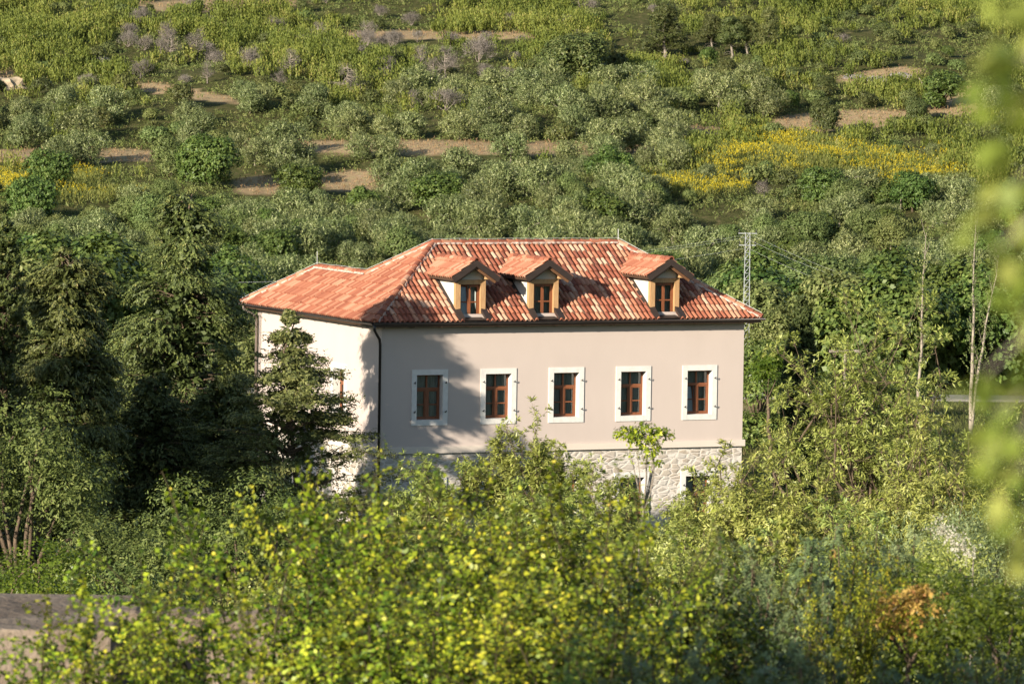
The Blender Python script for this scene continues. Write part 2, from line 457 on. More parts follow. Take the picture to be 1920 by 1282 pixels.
def local(fn):                            # wrap: P(a, d, z)
    return lambda a, d, z: Vector(fn(a, d, z))
def fbox(mb, P, a0, a1, d0, d1, z0, z1):
    v = [P(a0, d0, z0), P(a1, d0, z0), P(a1, d1, z0), P(a0, d1, z0), P(a0, d0, z1), P(a1, d0, z1), P(a1, d1, z1), P(a0, d1, z1)]
    mb.add(v, [(0, 3, 2, 1), (4, 5, 6, 7), (0, 1, 5, 4), (1, 2, 6, 5), (2, 3, 7, 6), (3, 0, 4, 7)])
rngH = np.random.default_rng(4)
def curtain_mesh(P, a0, a1, d, z0, z1, rng, gap=None):
    mb = MB(); n = 44
    ph = rng.random() * 6
    cols = []
    for i in range(n + 1):
        a = a0 + (a1 - a0) * i / n
        t = i / n * 26 + ph
        cols.append((a, d + .028 * math.sin(t) + .016 * math.sin(2.3 * t + 1) + .01 * math.sin(.6 * t)))
    for i in range(n):
        (a, da), (b, db) = cols[i], cols[i + 1]
        if gap and gap[0] < (a + b) / 2 < gap[1]: continue
        mb.add([P(a, da, z0), P(b, db, z0), P(b, db, z1), P(a, da, z1)], [(0, 1, 2, 3)])
    return mb
def make_window(P, a0, z0, w_, h_, tilt_left=False, door=False):
    ins = .27
    i0, i1 = a0 + SB, a0 + w_ - SB
    b0, b1 = z0 + (0 if door else SB), z0 + h_ - SB
    fr = MB(); fw = .055
    mid = (i0 + i1) / 2
    tz = b1 - .32 * (b1 - b0)
    fbox(fr, P, i0, i0 + fw, ins, ins + .07, b0, b1); fbox(fr, P, i1 - fw, i1, ins, ins + .07, b0, b1)
    fbox(fr, P, i0 + fw, i1 - fw, ins + .002, ins + .072, b0, b0 + fw); fbox(fr, P, i0 + fw, i1 - fw, ins + .002, ins + .072, b1 - fw, b1)
    fbox(fr, P, i0 + fw, i1 - fw, ins - .006, ins + .066, tz - .045, tz + .045)
    fbox(fr, P, mid - .035, mid + .035, ins + .004, ins + .06, tz + .045, b1 - fw)
    fbox(fr, P, mid - .055, mid + .055, ins - .012, ins + .06, b0 + fw, tz - .045)
    fo = fr.build('window', M['window_wood'], villa)
    # casement sashes with a glazing bar each
    panes = []
    for k, (s0, s1) in enumerate(((i0 + fw, mid - .055), (mid + .055, i1 - fw))):
        sz0, sz1 = b0 + fw, tz - .045
        tl = R(8.0) if (tilt_left and k == 0) else 0.0
        def Q(a, d, z, tl=tl, sz0=sz0): return P(a, d + (z - sz0) * math.tan(tl), z)
        sm = MB(); sw = .05; zm = (sz0 + sz1) / 2 - .02
        fbox(sm, Q, s0 + .001, s0 + sw, ins + .012, ins + .055, sz0 + .001, sz1 - .001); fbox(sm, Q, s1 - sw, s1 - .001, ins + .012, ins + .055, sz0 + .001, sz1 - .001)
        fbox(sm, Q, s0 + sw, s1 - sw, ins + .014, ins + .057, sz0 + .001, sz0 + sw); fbox(sm, Q, s0 + sw, s1 - sw, ins + .014, ins + .057, sz1 - sw, sz1 - .001)
        fbox(sm, Q, s0 + sw, s1 - sw, ins + .016, ins + .05, zm - .022, zm + .022)
        sm.build('sash', M['window_wood'], fo)
        pm = MB(); pm.add([Q(s0 + sw, ins + .034, sz0 + sw), Q(s1 - sw, ins + .034, sz0 + sw), Q(s1 - sw, ins + .034, sz1 - sw), Q(s0 + sw, ins + .034, sz1 - sw)], [(0, 1, 2, 3)])
        pm.build('pane', M['glass'], fo)
    for (s0, s1) in ((i0 + fw, mid - .035), (mid + .035, i1 - fw)):
        pm = MB(); pm.add([P(s0, ins + .034, tz + .045), P(s1, ins + .034, tz + .045), P(s1, ins + .034, b1 - fw), P(s0, ins + .034, b1 - fw)], [(0, 1, 2, 3)])
        pm.build('pane', M['glass'], fo)
    curtain_mesh(P, i0 - .02, i1 + .02, ins + .13 + (.16 if tilt_left else 0), b0 - .05, b1 + .03, rngH).build('curtain', M['curtain'], fo, True)
    su = MB(); pr = -.035
    e = .006
    fbox(su, P, a0, i0, pr, ins - .004, z0, z0 + h_); fbox(su, P, i1, a0 + w_, pr + e / 3, ins - .004, z0, z0 + h_)
    fbox(su, P, i0, i1, pr + .002, ins - .002, b1, z0 + h_)
    if not door: fbox(su, P, i0, i1, pr + .003, ins - .002, z0, b0)
    su.build('stone_surround', M['surround'], fo)
    for sx in (a0 + .1, a0 + w_ - .1):
        for sz in (z0 + .24 * h_, z0 + .76 * h_):
            pn = MB(); pn.tube([P(sx, pr, sz), P(sx, pr - .07, sz), P(sx + .02, pr - .075, sz + .05)], .018, 6)
            pn.tube([P(sx - .03, pr - .03, sz), P(sx + .03, pr - .03, sz - .02)], .012, 5)
            pn.build('shutter_pin', M['iron'], fo)
    return fo
PF, PL = local(front(0)), local(left(0))
for i, u in enumerate(wu): make_window(PF, u, WZ, WIN_W, WIN_H, tilt_left=(i == 4))
make_window(PL, lw_a, WZ, WIN_W, WIN_H)
for i, u in enumerate(wu): make_window(PF, u, GZ0, WIN_W, GZ1 - GZ0, door=True)

# ---- roof tiles
TP, TR = .2, .43
prof = [(0, .0), (.06, .034), (.18, .064), (.35, .078), (.52, .064), (.64, .034), (.7, .0), (.85, -.012), (1.0, 0)]
def tile_slope(o, e, s, n, na, nb, planes, seed, a_off=0.0, mute=None):
    """o eave origin, e along eave, s up slope, n normal; planes (co, no) keep the side against no"""
    rng = np.random.default_rng(seed)
    o, e, s, n = map(np.array, (o, e, s, n))
    V = []; F = []; T = []; k = 0
    base_col = rng.random(na) * .15
    for j in range(nb):
        for i in range(na):
            a0 = i * TP + a_off + rng.normal(0, .004); b0 = j * TR
            jit = rng.normal(0, .004)
            t = min(1, max(0, rng.choice([.08, .28, .5, .75, .95], p=[.17, .22, .22, .22, .17]) + rng.normal(0, .05)))
            if mute is not None: t = mute[0] + (t - .5) * mute[1]
            lo = []; hi = []; lip = []
            for (x, h) in prof:
                p = o + e * (a0 + x * TP)
                lo.append(p + s * (b0 - .035 + jit) + n * (h * 1.05 + .04 + jit))
                hi.append(p + s * (b0 + TR + .01) + n * (h * .9 + .002))
                lip.append(p + s * (b0 - .03 + jit) + n * (h * .9 + .004))
            V += lo + hi + lip
            m = len(prof)
            for q in range(m - 1):
                F.append((k + q, k + q + 1, k + m + q + 1, k + m + q)); T.append(t)
                F.append((k + 2 * m + q, k + 2 * m + q + 1, k + q + 1, k + q)); T.append(t)
            k += 3 * m
    me = bpy.data.meshes.new('tiles'); me.from_pydata([tuple(v) for v in V], [], F)
    a = me.attributes.new('tint', 'FLOAT', 'FACE'); a.data.foreach_set('value', np.array(T, np.float32))
    bm = bmesh.new(); bm.from_mesh(me)
    for co, no in planes:
        bmesh.ops.bisect_plane(bm, geom=bm.verts[:] + bm.edges[:] + bm.faces[:], plane_co=co, plane_no=no, clear_outer=True)
    bm.to_mesh(me); bm.free()
    return me
def join_tiles(name, mes, parent, extra_cut=None):
    bm = bmesh.new()
    for me in mes: bm.from_mesh(me)
    if extra_cut:
        kill = [f for f in bm.faces if extra_cut(f.calc_center_median())]
        bmesh.ops.delete(bm, geom=kill, context='FACES')
    me = bpy.data.meshes.new(name); bm.to_mesh(me); bm.free()
    me.materials.append(M['tile'])
    return link(name, me, parent)
cs = 1 / math.sqrt(1 + TT * TT); sn_ = TT * cs
q2 = math.sqrt(.5)
u0, u1, v0, v1, vv1 = -OV, VL + OV, -OV, VW + OV, VV + OV
HIP_FL = ((u0, v0, 0), (-q2, q2, 0))      # keep u' >= v'  (removes side where v' > u')
HIP_FR = ((u1, v0, 0), (q2, q2, 0))
nrow = int(DD / cs / TR) + 2
dorm_u = [3.52, 6.48, 11.47]
front_t = tile_slope((u0, v0, ZE), (1, 0, 0), (0, cs, sn_), (0, -sn_, cs), int((u1 - u0) / TP) + 1, nrow,
                     [HIP_FL, HIP_FR, ((0, v0 + DD, 0), (0, 1, 0))], 1)
lft1 = tile_slope((u0, vv1, ZE), (0, -1, 0), (cs, 0, sn_), (-sn_, 0, cs), int((vv1 - v0) / TP) + 2, nrow,
                  [((u0, v0, 0), (q2, -q2, 0)), ((u0, v1, 0), (q2, q2, 0)), ((u0 + DWG, 0, 0), (-1, 0, 0))], 2, 0, (.56, .55))  # paler, more even tint stands in for sun on this slope
lft2 = tile_slope((u0, vv1, ZE), (0, -1, 0), (cs, 0, sn_), (-sn_, 0, cs), int((vv1 - v0) / TP) + 2, int(DWG / cs / TR) + 2,
                  [((u0, v0, 0), (q2, -q2, 0)), ((u0, vv1, 0), (q2, q2, 0)), ((u0 + DWG, 0, 0), (1, 0, 0))], 2, 0, (.56, .55))  # same painted sunlit tint carried along the wing
rgt = tile_slope((u1, v0, ZE), (0, 1, 0), (-cs, 0, sn_), (sn_, 0, cs), int((v1 - v0) / TP) + 1, nrow,
                 [((u1, v0, 0), (-q2, -q2, 0)), ((u1, v1, 0), (-q2, q2, 0))], 3)
back = tile_slope((u1, v1, ZE), (-1, 0, 0), (0, -cs, sn_), (0, sn_, cs), int((u1 - u0) / TP) + 1, nrow,
                  [((u0, v1, 0), (-q2, -q2, 0)), ((u1, v1, 0), (q2, -q2, 0)), ((0, v0 + DD, 0), (0, -1, 0))], 5)
wrt = tile_slope((u0 + 2 * DWG, v1 - .1, ZE), (0, 1, 0), (-cs, 0, sn_), (sn_, 0, cs), int((vv1 - v1) / TP) + 2, int(DWG / cs / TR) + 2,
                 [((u0 + 2 * DWG, vv1, 0), (-q2, q2, 0)), ((u0 + DWG, 0, 0), (-1, 0, 0))], 6)
wbk = tile_slope((u0 + 2 * DWG, vv1, ZE), (-1, 0, 0), (0, -cs, sn_), (0, sn_, cs), int(2 * DWG / TP) + 1, int(DWG / cs / TR) + 2,
                 [((u0, vv1, 0), (-q2, -q2, 0)), ((u0 + 2 * DWG, vv1, 0), (q2, -q2, 0))], 7)
def dormer_cut(c):
    return any(abs(c.x - du) < .43 and c.y < .12 for du in dorm_u) or any(abs(c.x - du) < .54 and .1 < c.y < 1.6 for du in dorm_u)
roof = join_tiles('tiled_roof', [front_t, lft1, lft2, rgt, back, wrt, wbk], villa, dormer_cut)
zr = ZE + DD * TT; zw = ZE + DWG * TT
mb = MB()                                 # roof deck a little under the tiles
dz = -.03
A = (u0 + .05, v0 + .05, ZE + dz); B = (u1 - .05, v0 + .05, ZE + dz); Cc = (u1 - DD, v0 + DD, zr + dz); D_ = (u0 + DD, v0 + DD, zr + dz)
E_ = (u1 - .05, v1 - .05, ZE + dz); F_ = (u0 + .05, v1 - .05, ZE + dz)
G1 = (u0 + .05, vv1 - .05, ZE + dz); G2 = (u0 + 2 * DWG - .05, vv1 - .05, ZE + dz); W1 = (u0 + DWG, vv1 - DWG, zw + dz); W0 = (u0 + DWG, v1 - DWG, zw + dz)
mb.add([B, E_, Cc], [(0, 1, 2)]); mb.add([E_, F_, D_, Cc], [(0, 1, 2, 3)])
mb.add([A, D_, W0, F_], [(0, 1, 2, 3)]); mb.add([F_, W0, W1, G1], [(0, 1, 2, 3)])
mb.add([G1, G2, W1], [(0, 1, 2)]); mb.add([G2, (u0 + 2 * DWG - .05, v1 - .1, ZE + dz), W0, W1], [(0, 1, 2, 3)])
# front deck in strips between the dormers
def fz(v): return ZE + (v - v0) * TT + dz
cuts = [u0 + .05] + sum([[du - .56, du + .56] for du in dorm_u], []) + [u1 - .05]
def vmax(u): return min(v0 + DD, v0 + (u - u0), v0 + (u1 - u))
for k in range(len(cuts) - 1):
    a, b = cuts[k], cuts[k + 1]
    lo_v = v0 + .05 if k % 2 == 0 else 1.6
    us = sorted({a, b} | {x for x in (u0 + DD, u1 - DD) if a < x < b})
    for c, d in zip(us[:-1], us[1:]):
        mb.add([(c, lo_v, fz(lo_v)), (d, lo_v, fz(lo_v)), (d, max(lo_v, vmax(d)), fz(max(lo_v, vmax(d)))), (c, max(lo_v, vmax(c)), fz(max(lo_v, vmax(c))))], [(0, 1, 2, 3)])
mb.build('roof_deck', M['dark_wood'], villa)

# ---- ridge and hip caps
def caps(name, p0, p1, r, parent, seed, mat_m=True, lift=.03, seg=.38, cap0=True):
    rng = np.random.default_rng(seed)
    p0, p1 = Vector(p0), Vector(p1); d = p1 - p0; L = d.length; d.normalize()
    side = d.cross(Vector((0, 0, 1))).normalized(); n = side.cross(d)
    V = []; F = []; T = []
    cnt = max(1, int(L / seg))
    for i in range(cnt):
        a = L * i / cnt - .03; b = L * (i + 1) / cnt + .02
        t = min(1, max(0, .45 + rng.normal(0, .2)))
        k = len(V); m = 9
        jr = rng.normal(0, .004)
        for (x, rr, hh) in ((a, r * 1.1 + jr, .02), (b, r * .92 + jr, 0), (a, r * .85, .0)):
            for q in range(m):
                an = math.pi * (q / (m - 1)) * 1.1 - math.pi * .05
                V.append(p0 + d * x + side * (math.cos(an) * rr) + n * (math.sin(an) * rr + lift + hh - .03))
        for q in range(m - 1):
            F.append((k + q, k + q + 1, k + m + q + 1, k + m + q)); T.append(t)
            F.append((k + q, k + 2 * m + q, k + 2 * m + q + 1, k + q + 1)); T.append(t)
    me = bpy.data.meshes.new(name); me.from_pydata([tuple(v) for v in V], [], F)
    a_ = me.attributes.new('tint', 'FLOAT', 'FACE'); a_.data.foreach_set('value', np.array(T, np.float32)); me.materials.append(M['tile'])
    o = link(name, me, parent)
    if mat_m:
        mb = MB(); nn = int(L / .1)
        prev = None
        for i in range(nn + 1):
            wv = r * 1.08 + rng.random() * .06
            c = p0 + d * (L * i / nn)
            ring = [c + side * wv + n * -.035, c + side * (wv - .03) + n * .035, c - side * (wv - .03) + n * .035, c - side * wv + n * -.035]
            if prev: mb.add(prev + ring, [(0, 1, 5, 4), (1, 2, 6, 5), (2, 3, 7, 6)])
            prev = ring
        mb.build('ridge_mortar', M['mortar'], o)
    return o
LT = .045
def up_(p, h=LT): return (p[0], p[1], p[2] + h)
AP1, AP2 = (u0 + DD, v0 + DD, zr), (u1 - DD, v0 + DD, zr)
WP1, WP0 = (u0 + DWG, vv1 - DWG, zw), (u0 + DWG, v1 - DWG, zw)
for k, (a, b) in enumerate([(AP1, AP2), ((u0, v0, ZE), AP1), ((u1, v0, ZE), AP2), (WP0, AP1), ((u1, v1, ZE), AP2), (WP0, WP1), ((u0, vv1, ZE), WP1), ((u0 + 2 * DWG, vv1, ZE), WP1)]):
    caps('ridge_cap', up_(a), up_(b), .115, villa, 20 + k)
# ---- gutters, fascia, rafter tails
mb = MB()
def halfpipe(mb, p0, p1, r, n=8):
    p0, p1 = Vector(p0), Vector(p1); d = (p1 - p0).normalized(); s = d.cross(Vector((0, 0, 1)))
    ring = lambda p, rr: [p + s * (math.cos(math.pi * q / n) * rr) - Vector((0, 0, 1)) * (math.sin(math.pi * q / n) * rr) for q in range(n + 1)]
    a, b, c, e = ring(p0, r), ring(p1, r), ring(p0, r - .012), ring(p1, r - .012)
    m = n + 1
    F = [(q, q + 1, m + q + 1, m + q) for q in range(n)] + [(2 * m + q, 3 * m + q, 3 * m + q + 1, 2 * m + q + 1) for q in range(n)]
    F += [(0, m, 3 * m, 2 * m), (n, 2 * m + n, 3 * m + n, m + n), tuple(range(m)), tuple(range(m, 2 * m))[::-1]]
    mb.add(a + b + c + e, F)
GR = .085; gz = ZE - .0
halfpipe(mb, (u0 - .1, v0 - GR, gz), (u1 + .1, v0 - GR, gz), GR)
halfpipe(mb, (u0 - GR, v0 - .02, gz), (u0 - GR, vv1 + .1, gz), GR)
halfpipe(mb, (u1 + GR, v1, gz), (u1 + GR, v0 - .02, gz), GR)
mb.build('gutter', M['gutter'], villa, True)
mb = MB()
mb.box((u0, v0 + .005, ZE - .17), (u1, v0 + .035, ZE - .005)); mb.box((u0 + .005, v0 + .036, ZE - .17), (u0 + .035, vv1, ZE - .006)); mb.box((u1 - .035, v0 + .036, ZE - .17), (u1 - .005, v1, ZE - .006))
mb.box((u0 + .036, v0 + .036, ZE - .06), (u1 - .036, -.003, ZE - .04)); mb.box((u0 + .036, .0, ZE - .06), (-.003, vv1, ZE - .04))
for i in range(14):
    x = -.1 + i * (VL + .2) / 13
    mb.box((x - .06, v0 + .04, ZE - .2), (x + .06, -.004, ZE - .062))
for i in range(11):
    y = .4 + i * (VV - .6) / 10
    mb.box((u0 + .04, y - .06, ZE - .2), (-.004, y + .06, ZE - .062))
mb.build('eave_fascia', M['dark_wood'], villa)
mb = MB()
mb.tube([(u0 - .05, v0 - .06, gz - .05), (u0 - .04, v0 - .05, gz - .28), (-.16, -.16, gz - .62), (-.11, -.12, gz - .8), (-.11, -.12, -1)], .052, 10)
mb.build('downpipe', M['gutter'], villa, True)
mb = MB()
mb.tube([(u0 - .06, vv1 - .3, gz - .05), (u0 - .05, vv1 - .25, gz - .2), (-.2, VV - .15, gz - .45), (-.1, VV - .1, gz - .65), (-.1, VV - .1, -1)], .05, 10)
mb.build('downpipe', plain_mat('grey_pipe', (.16, .13, .11), .4), villa, True)
# ---- lightning wires with stand offs
def wire_run(pts, lift=.22, step=1.0):
    mb = MB()
    for a, b in zip(pts[:-1], pts[1:]):
        a, b = Vector(a), Vector(b); n = max(2, int((b - a).length / step))
        P = [a.lerp(b, i / n) + Vector((0, 0, lift - (.02 if i % 2 else 0))) for i in range(n + 1)]
        mb.tube(P, .007, 4)
        for p in P: mb.tube([p - Vector((0, 0, lift - .1)), p], .008, 4)
    return mb
mb = wire_run([(u1, v0, ZE), AP2, AP1, WP0, WP1, (u0, vv1, ZE)])
mb.tube([Vector(AP2) + Vector((0, 0, .1)), Vector(AP2) + Vector((0, 0, .55))], .014, 5)
mb.tube([Vector(WP1) + Vector((0, 0, .1)), Vector(WP1) + Vector((0, 0, .65))], .012, 5)
mb.build('lightning_wire', M['wire'], villa)
# ---- dormers
def main_z(v): return ZE + (v - v0) * TT
def make_dormer(du, seed, tilt):
    hw, pw = .60, .19                    # half width over the posts, post width
    zs, zl = 8.25, 9.45                  # sill, lintel underside
    zc = 9.66                            # top of the walls
    zrid, hs, fo_ = 10.30, .90, .50      # ridge height, half span, front overhang
    st = .66
    cm = MB()                            # cheeks and the gable triangle
    for sgn in (-1, 1):
        x = du + sgn * (hw - .015); x2 = x - sgn * .08
        vb = (zc - ZE) / TT + v0
        zf = main_z(0) - .05
        for X in (x, x2):
            cm.add([(X, .02, zf), (X, vb + .1, zc), (X, .02, zc)], [(0, 1, 2)])
    gt = zrid - .2
    cm.add([(du - hw + .02, .03, zc - .06), (du + hw - .02, .03, zc - .06), (du + hw - .02, .03, gt - (hw - .02) * st), (du, .03, gt), (du - hw + .02, .03, gt - (hw - .02) * st)], [(0, 1, 2, 3, 4)])
    dm = cm.build('dormer', M['cheek'], villa)
    for sgn in (-1, 1):
        pm = MB(); x0 = du + sgn * hw; x1 = du + sgn * (hw - pw)
        pm.box((min(x0, x1), -.03, zs + .12), (max(x0, x1), .16, zl)); pm.build('post', M['post_wood'], dm)
        pe = MB(); pe.box((du + sgn * (hw - .03) - .07, -.30, zc - .02), (du + sgn * (hw - .03) + .07, .4, zc + .11)); pe.build('purlin_end', M['post_wood'], dm)
    lm = MB(); lm.box((du - hw, -.034, zl), (du + hw, .156, zl + .17)); lm.build('lintel', M['post_wood'], dm)
    # window
    P = lambda a, d, z: Vector((du + a, d, z))
    ow = hw - pw; fw = .05; ins = .1
    fr = MB()
    fbox(fr, P, -ow, -ow + fw, ins, ins + .07, zs, zl); fbox(fr, P, ow - fw, ow, ins, ins + .07, zs, zl)
    fbox(fr, P, -ow + fw, ow - fw, ins + .002, ins + .072, zs, zs + fw); fbox(fr, P, -ow + fw, ow - fw, ins + .002, ins + .072, zl - fw, zl - .001)
    fo = fr.build('window_frame', M['window_wood'], dm)
    for k, (a, b) in enumerate(((-ow + fw, 0), (0, ow - fw))):
        tl = math.tan(R(8)) if (tilt and k == 0) else 0
        Q = lambda a_, d, z: P(a_, d + (z - zs - fw) * tl, z)
        sm = MB(); sw = .055; z0_, z1_ = zs + fw + .001, zl - fw - .002; zm = z0_ + .45 * (z1_ - z0_)
        fbox(sm, Q, a + .001, a + sw, ins + .0, ins + .05, z0_, z1_); fbox(sm, Q, b - sw, b - .001, ins + .0, ins + .05, z0_, z1_)
        fbox(sm, Q, a + sw, b - sw, ins + .002, ins + .048, z0_, z0_ + sw); fbox(sm, Q, a + sw, b - sw, ins + .002, ins + .048, z1_ - sw, z1_); fbox(sm, Q, a + sw, b - sw, ins + .004, ins + .046, zm - .025, zm + .025)
        sm.build('sash', M['window_wood'], dm)
        pm = MB(); pm.add([Q(a + sw, ins + .025, z0_ + sw), Q(b - sw, ins + .025, z0_ + sw), Q(b - sw, ins + .025, z1_ - sw), Q(a + sw, ins + .025, z1_ - sw)], [(0, 1, 2, 3)])
        pm.build('pane', M['glass'], dm)
    rng = np.random.default_rng(seed)
    curtain_mesh(P, -ow - .03, ow + .03, ins + .3, zs - .05, zl + .05, rng, (.07, .16) if not tilt else None).build('curtain', M['curtain'], dm, True)
    # flashing: apron and the two side boots
    fm = MB()
    fm.add([(du - .46, ins - .002, zs + .01), (du + .46, ins - .002, zs + .01), (du + .46, v0 - .04, ZE + .05), (du - .46, v0 - .04, ZE + .05)], [(3, 2, 1, 0)])
    for sgn in (-1, 1):
        xa, xb = du + sgn * .42, du + sgn * .66
        V = [(xa, v0 - .03, ZE + .02), (xb, v0 - .03, ZE + .02), (xb, .2, main_z(.2) + .02), (xa, .2, main_z(.2) + .02),
             (xa, v0 - .03, ZE + .14), (xb, v0 - .03, ZE + .12), (xb, .2, main_z(.2) + .13), (xa, .2, main_z(.2) + .17)]
        fm.add(V, [(0, 3, 2, 1), (4, 5, 6, 7), (0, 1, 5, 4), (1, 2, 6, 5), (2, 3, 7, 6), (3, 0, 4, 7)])
        vb = 2.0; xo = du + sgn * (hw + .01); xo2 = du + sgn * (hw + .12)
        V = [(xo, .2, main_z(.2) + .02), (xo2, .2, main_z(.2) + .02), (xo2, vb, main_z(vb) + .02), (xo, vb, main_z(vb) + .02),
             (xo, .2, main_z(.2) + .16), (xo2, .2, main_z(.2) + .1), (xo2, vb, main_z(vb) + .1), (xo, vb, main_z(vb) + .16)]
        fm.add(V, [(0, 3, 2, 1), (4, 5, 6, 7), (0, 1, 5, 4), (1, 2, 6, 5), (2, 3, 7, 6), (3, 0, 4, 7)])
    fm.build('flashing', M['brown_metal'], dm)
    # little gable roof
    c2 = 1 / math.sqrt(1 + st * st); s2 = st * c2
    vback = (zrid - ZE) / TT + v0 + .3
    main_pl = ((0, v0, ZE - .02), (0, TT * cs, -cs))
    zeave = zrid - hs * st
    nl = int((vback + fo_) / TP) + 1
    lt = tile_slope((du - hs, vback, zeave), (0, -1, 0), (c2, 0, s2), (-s2, 0, c2), nl, int(hs / c2 / TR) + 2, [main_pl, ((du, 0, 0), (1, 0, 0)), ((0, -fo_, 0), (0, -1, 0))], seed, 0, (.66, .45))
    rt = tile_slope((du + hs, -fo_, zeave), (0, 1, 0), (-c2, 0, s2), (s2, 0, c2), nl, int(hs / c2 / TR) + 2, [main_pl, ((du, 0, 0), (-1, 0, 0)), ((0, -fo_, 0), (0, -1, 0))], seed + 1, 0, (.6, .5))
    join_tiles('dormer_roof', [lt, rt], dm)
    caps('dormer_ridge', (du, -fo_ - .02, zrid + .04), (du, vback - .25, zrid + .04), .1, dm, seed, False)
    bm_ = MB()                           # soffit boards and eave trim
    for sgn in (-1, 1):
        xe = du + sgn * hs; zz = zeave - .03
        vbk = (zz - ZE) / TT + v0
        vbr = (zrid - .05 - ZE) / TT + v0
        bm_.add([(xe, -fo_ + .03, zz), (du, -fo_ + .03, zrid - .04), (du, vbr, zrid - .04), (xe, vbk, zz)], [(0, 1, 2, 3) if sgn > 0 else (3, 2, 1, 0)])
        bm_.add([(xe, -fo_ + .03, zz - .05), (du, -fo_ + .03, zrid - .09), (du, vbr, zrid - .09), (xe, vbk, zz - .05)], [(3, 2, 1, 0) if sgn > 0 else (0, 1, 2, 3)])
        bm_.obox((xe - .012, -fo_ + .03, zz - .07), (.03, 0, 0), (0, vbk + fo_ - .03, 0), (0, 0, .075))
    bm_.build('soffit', M['dark_wood'], dm)
    vm = MB()                            # metal clad verge boards
    for sgn in (-1, 1):
        p0 = Vector((du, -fo_ - .03, zrid + .06)); ex = Vector((sgn * (hs + .07), 0, -(hs + .07) * st))
        nrm = Vector((sgn * s2, 0, c2))
        vm.obox(p0 - nrm * .20 + (Vector((0, -.003, 0)) if sgn > 0 else Vector((0, 0, 0))), ex, Vector((0, .09, 0)), nrm * .2)
    vb_ = vm.build('verge_board', M['brown_metal'], dm)
    im = MB()
    for sgn in (-1, 1):
        p0 = Vector((du, -fo_ + .065, zrid - .16)); ex = Vector((sgn * (hs - .06), 0, -(hs - .06) * st)); nrm = Vector((sgn * s2, 0, c2))
        im.obox(p0 - nrm * .1 + Vector((0, .003 if sgn > 0 else 0, 0)), ex, Vector((0, .07, 0)), nrm * .12)
    im.build('rafter', wood_mat('brown_rafter', (.13, .06, .03), (.2, .1, .05)) if 'raf' not in M else M['raf'], dm)
for i, du in enumerate(dorm_u): make_dormer(du, 100 + 7 * i, i == 0)

# ------------------------------------------------------------------ foliage generators
def unit(v): return v / np.maximum(np.linalg.norm(v, axis=-1, keepdims=True), 1e-9)
def rand_dirs(rng, n): return unit(rng.normal(size=(n, 3)))
def leaves(rng, P, D, L, W, fold=.15, roll=1.0, flat=None):
    """one bent quad per leaf: base P, long axis D"""
    n = len(P)
    L = np.broadcast_to(np.asarray(L, float), (n,)) * (.75 + .5 * rng.random(n)); W = np.broadcast_to(np.asarray(W, float), (n,)) * (.75 + .5 * rng.random(n))
    ref = rand_dirs(rng, n) * roll + (np.array([0, 0, 1.0]) if flat is None else flat)
    S = unit(np.cross(D, ref)); N = np.cross(S, D)
    tip = P + D * L[:, None]
    mid = P + D * (L * .45)[:, None] + N * (W * fold)[:, None]
    return np.stack([P, mid + S * (W * .5)[:, None], tip, mid - S * (W * .5)[:, None]], 1)
class Dirs(np.ndarray):
    """twig directions that also carry the outward direction of the clump they grow on"""
def with_normals(D, N):
    D = np.asarray(D, float).view(Dirs); D.nrm = np.asarray(N, float); return D
def sprigs(rng, P, D, Ls, k, leafL, leafW, spread=.8, droop=0.0, start=.1, roll=1.0, fold=.15):
    """k leaves along each twig (P, D, Ls); returns quads and a tint per leaf"""
    nrm = getattr(D, 'nrm', None); D = np.asarray(D); n = len(P)
    t = start + (1 - start) * (np.arange(k)[None, :] + rng.random((n, k))) / k
    Ls = np.broadcast_to(np.asarray(Ls, float), (n,))
    bend = np.array([0, 0, -1.0]) * droop
    B = P[:, None] + D[:, None] * (Ls[:, None] * t)[..., None] + bend * ((Ls[:, None] * t ** 2) * .5)[..., None]
    a = spread * (.6 + .6 * rng.random((n, k)))
    S = unit(np.cross(D[:, None] + 0 * B, rand_dirs(rng, n * k).reshape(n, k, 3)))
    LD = unit(D[:, None] * np.cos(a)[..., None] + S * np.sin(a)[..., None] + bend)
    tint = np.clip(rng.random((n, 1)) * .5 + rng.random((n, k)) * .5, 0, 1)
    if nrm is None: Q = leaves(rng, B.reshape(-1, 3), LD.reshape(-1, 3), leafL, leafW, fold, roll)
    else:                                                 # leaves lie along the surface of their clump
        N = np.repeat(nrm, k, 0); LD = LD.reshape(-1, 3); LD = unit(LD - N * (.8 * (LD * N).sum(1, keepdims=True)))
        Q = leaves(rng, B.reshape(-1, 3), LD, leafL, leafW, fold, .42 * min(1, roll), N)
    return Q, tint.ravel()
def lobe_points(rng, lobes, n, up=.3, inner=.45, minz=-.55):
    """points in the outer part of a set of ellipsoid lobes (x, y, z, r, flat)"""
    lobes = np.asarray(lobes, float)
    pr = lobes[:, 3] ** 2; pr /= pr.sum()
    i = rng.choice(len(lobes), n, p=pr)
    d = rand_dirs(rng, n); d[:, 2] = np.where(d[:, 2] < minz, -d[:, 2], d[:, 2])
    rr = 1 - inner * rng.random(n) ** 1.6
    sc = np.stack([lobes[i, 3], lobes[i, 3], lobes[i, 3] * lobes[i, 4]], 1)
    P = lobes[i, :3] + d * sc * rr[:, None]
    D = unit(d + np.array([0, 0, up]) + rng.normal(size=(n, 3)) * .45)
    return P, with_normals(D, unit(d + np.array([0, 0, .15])))
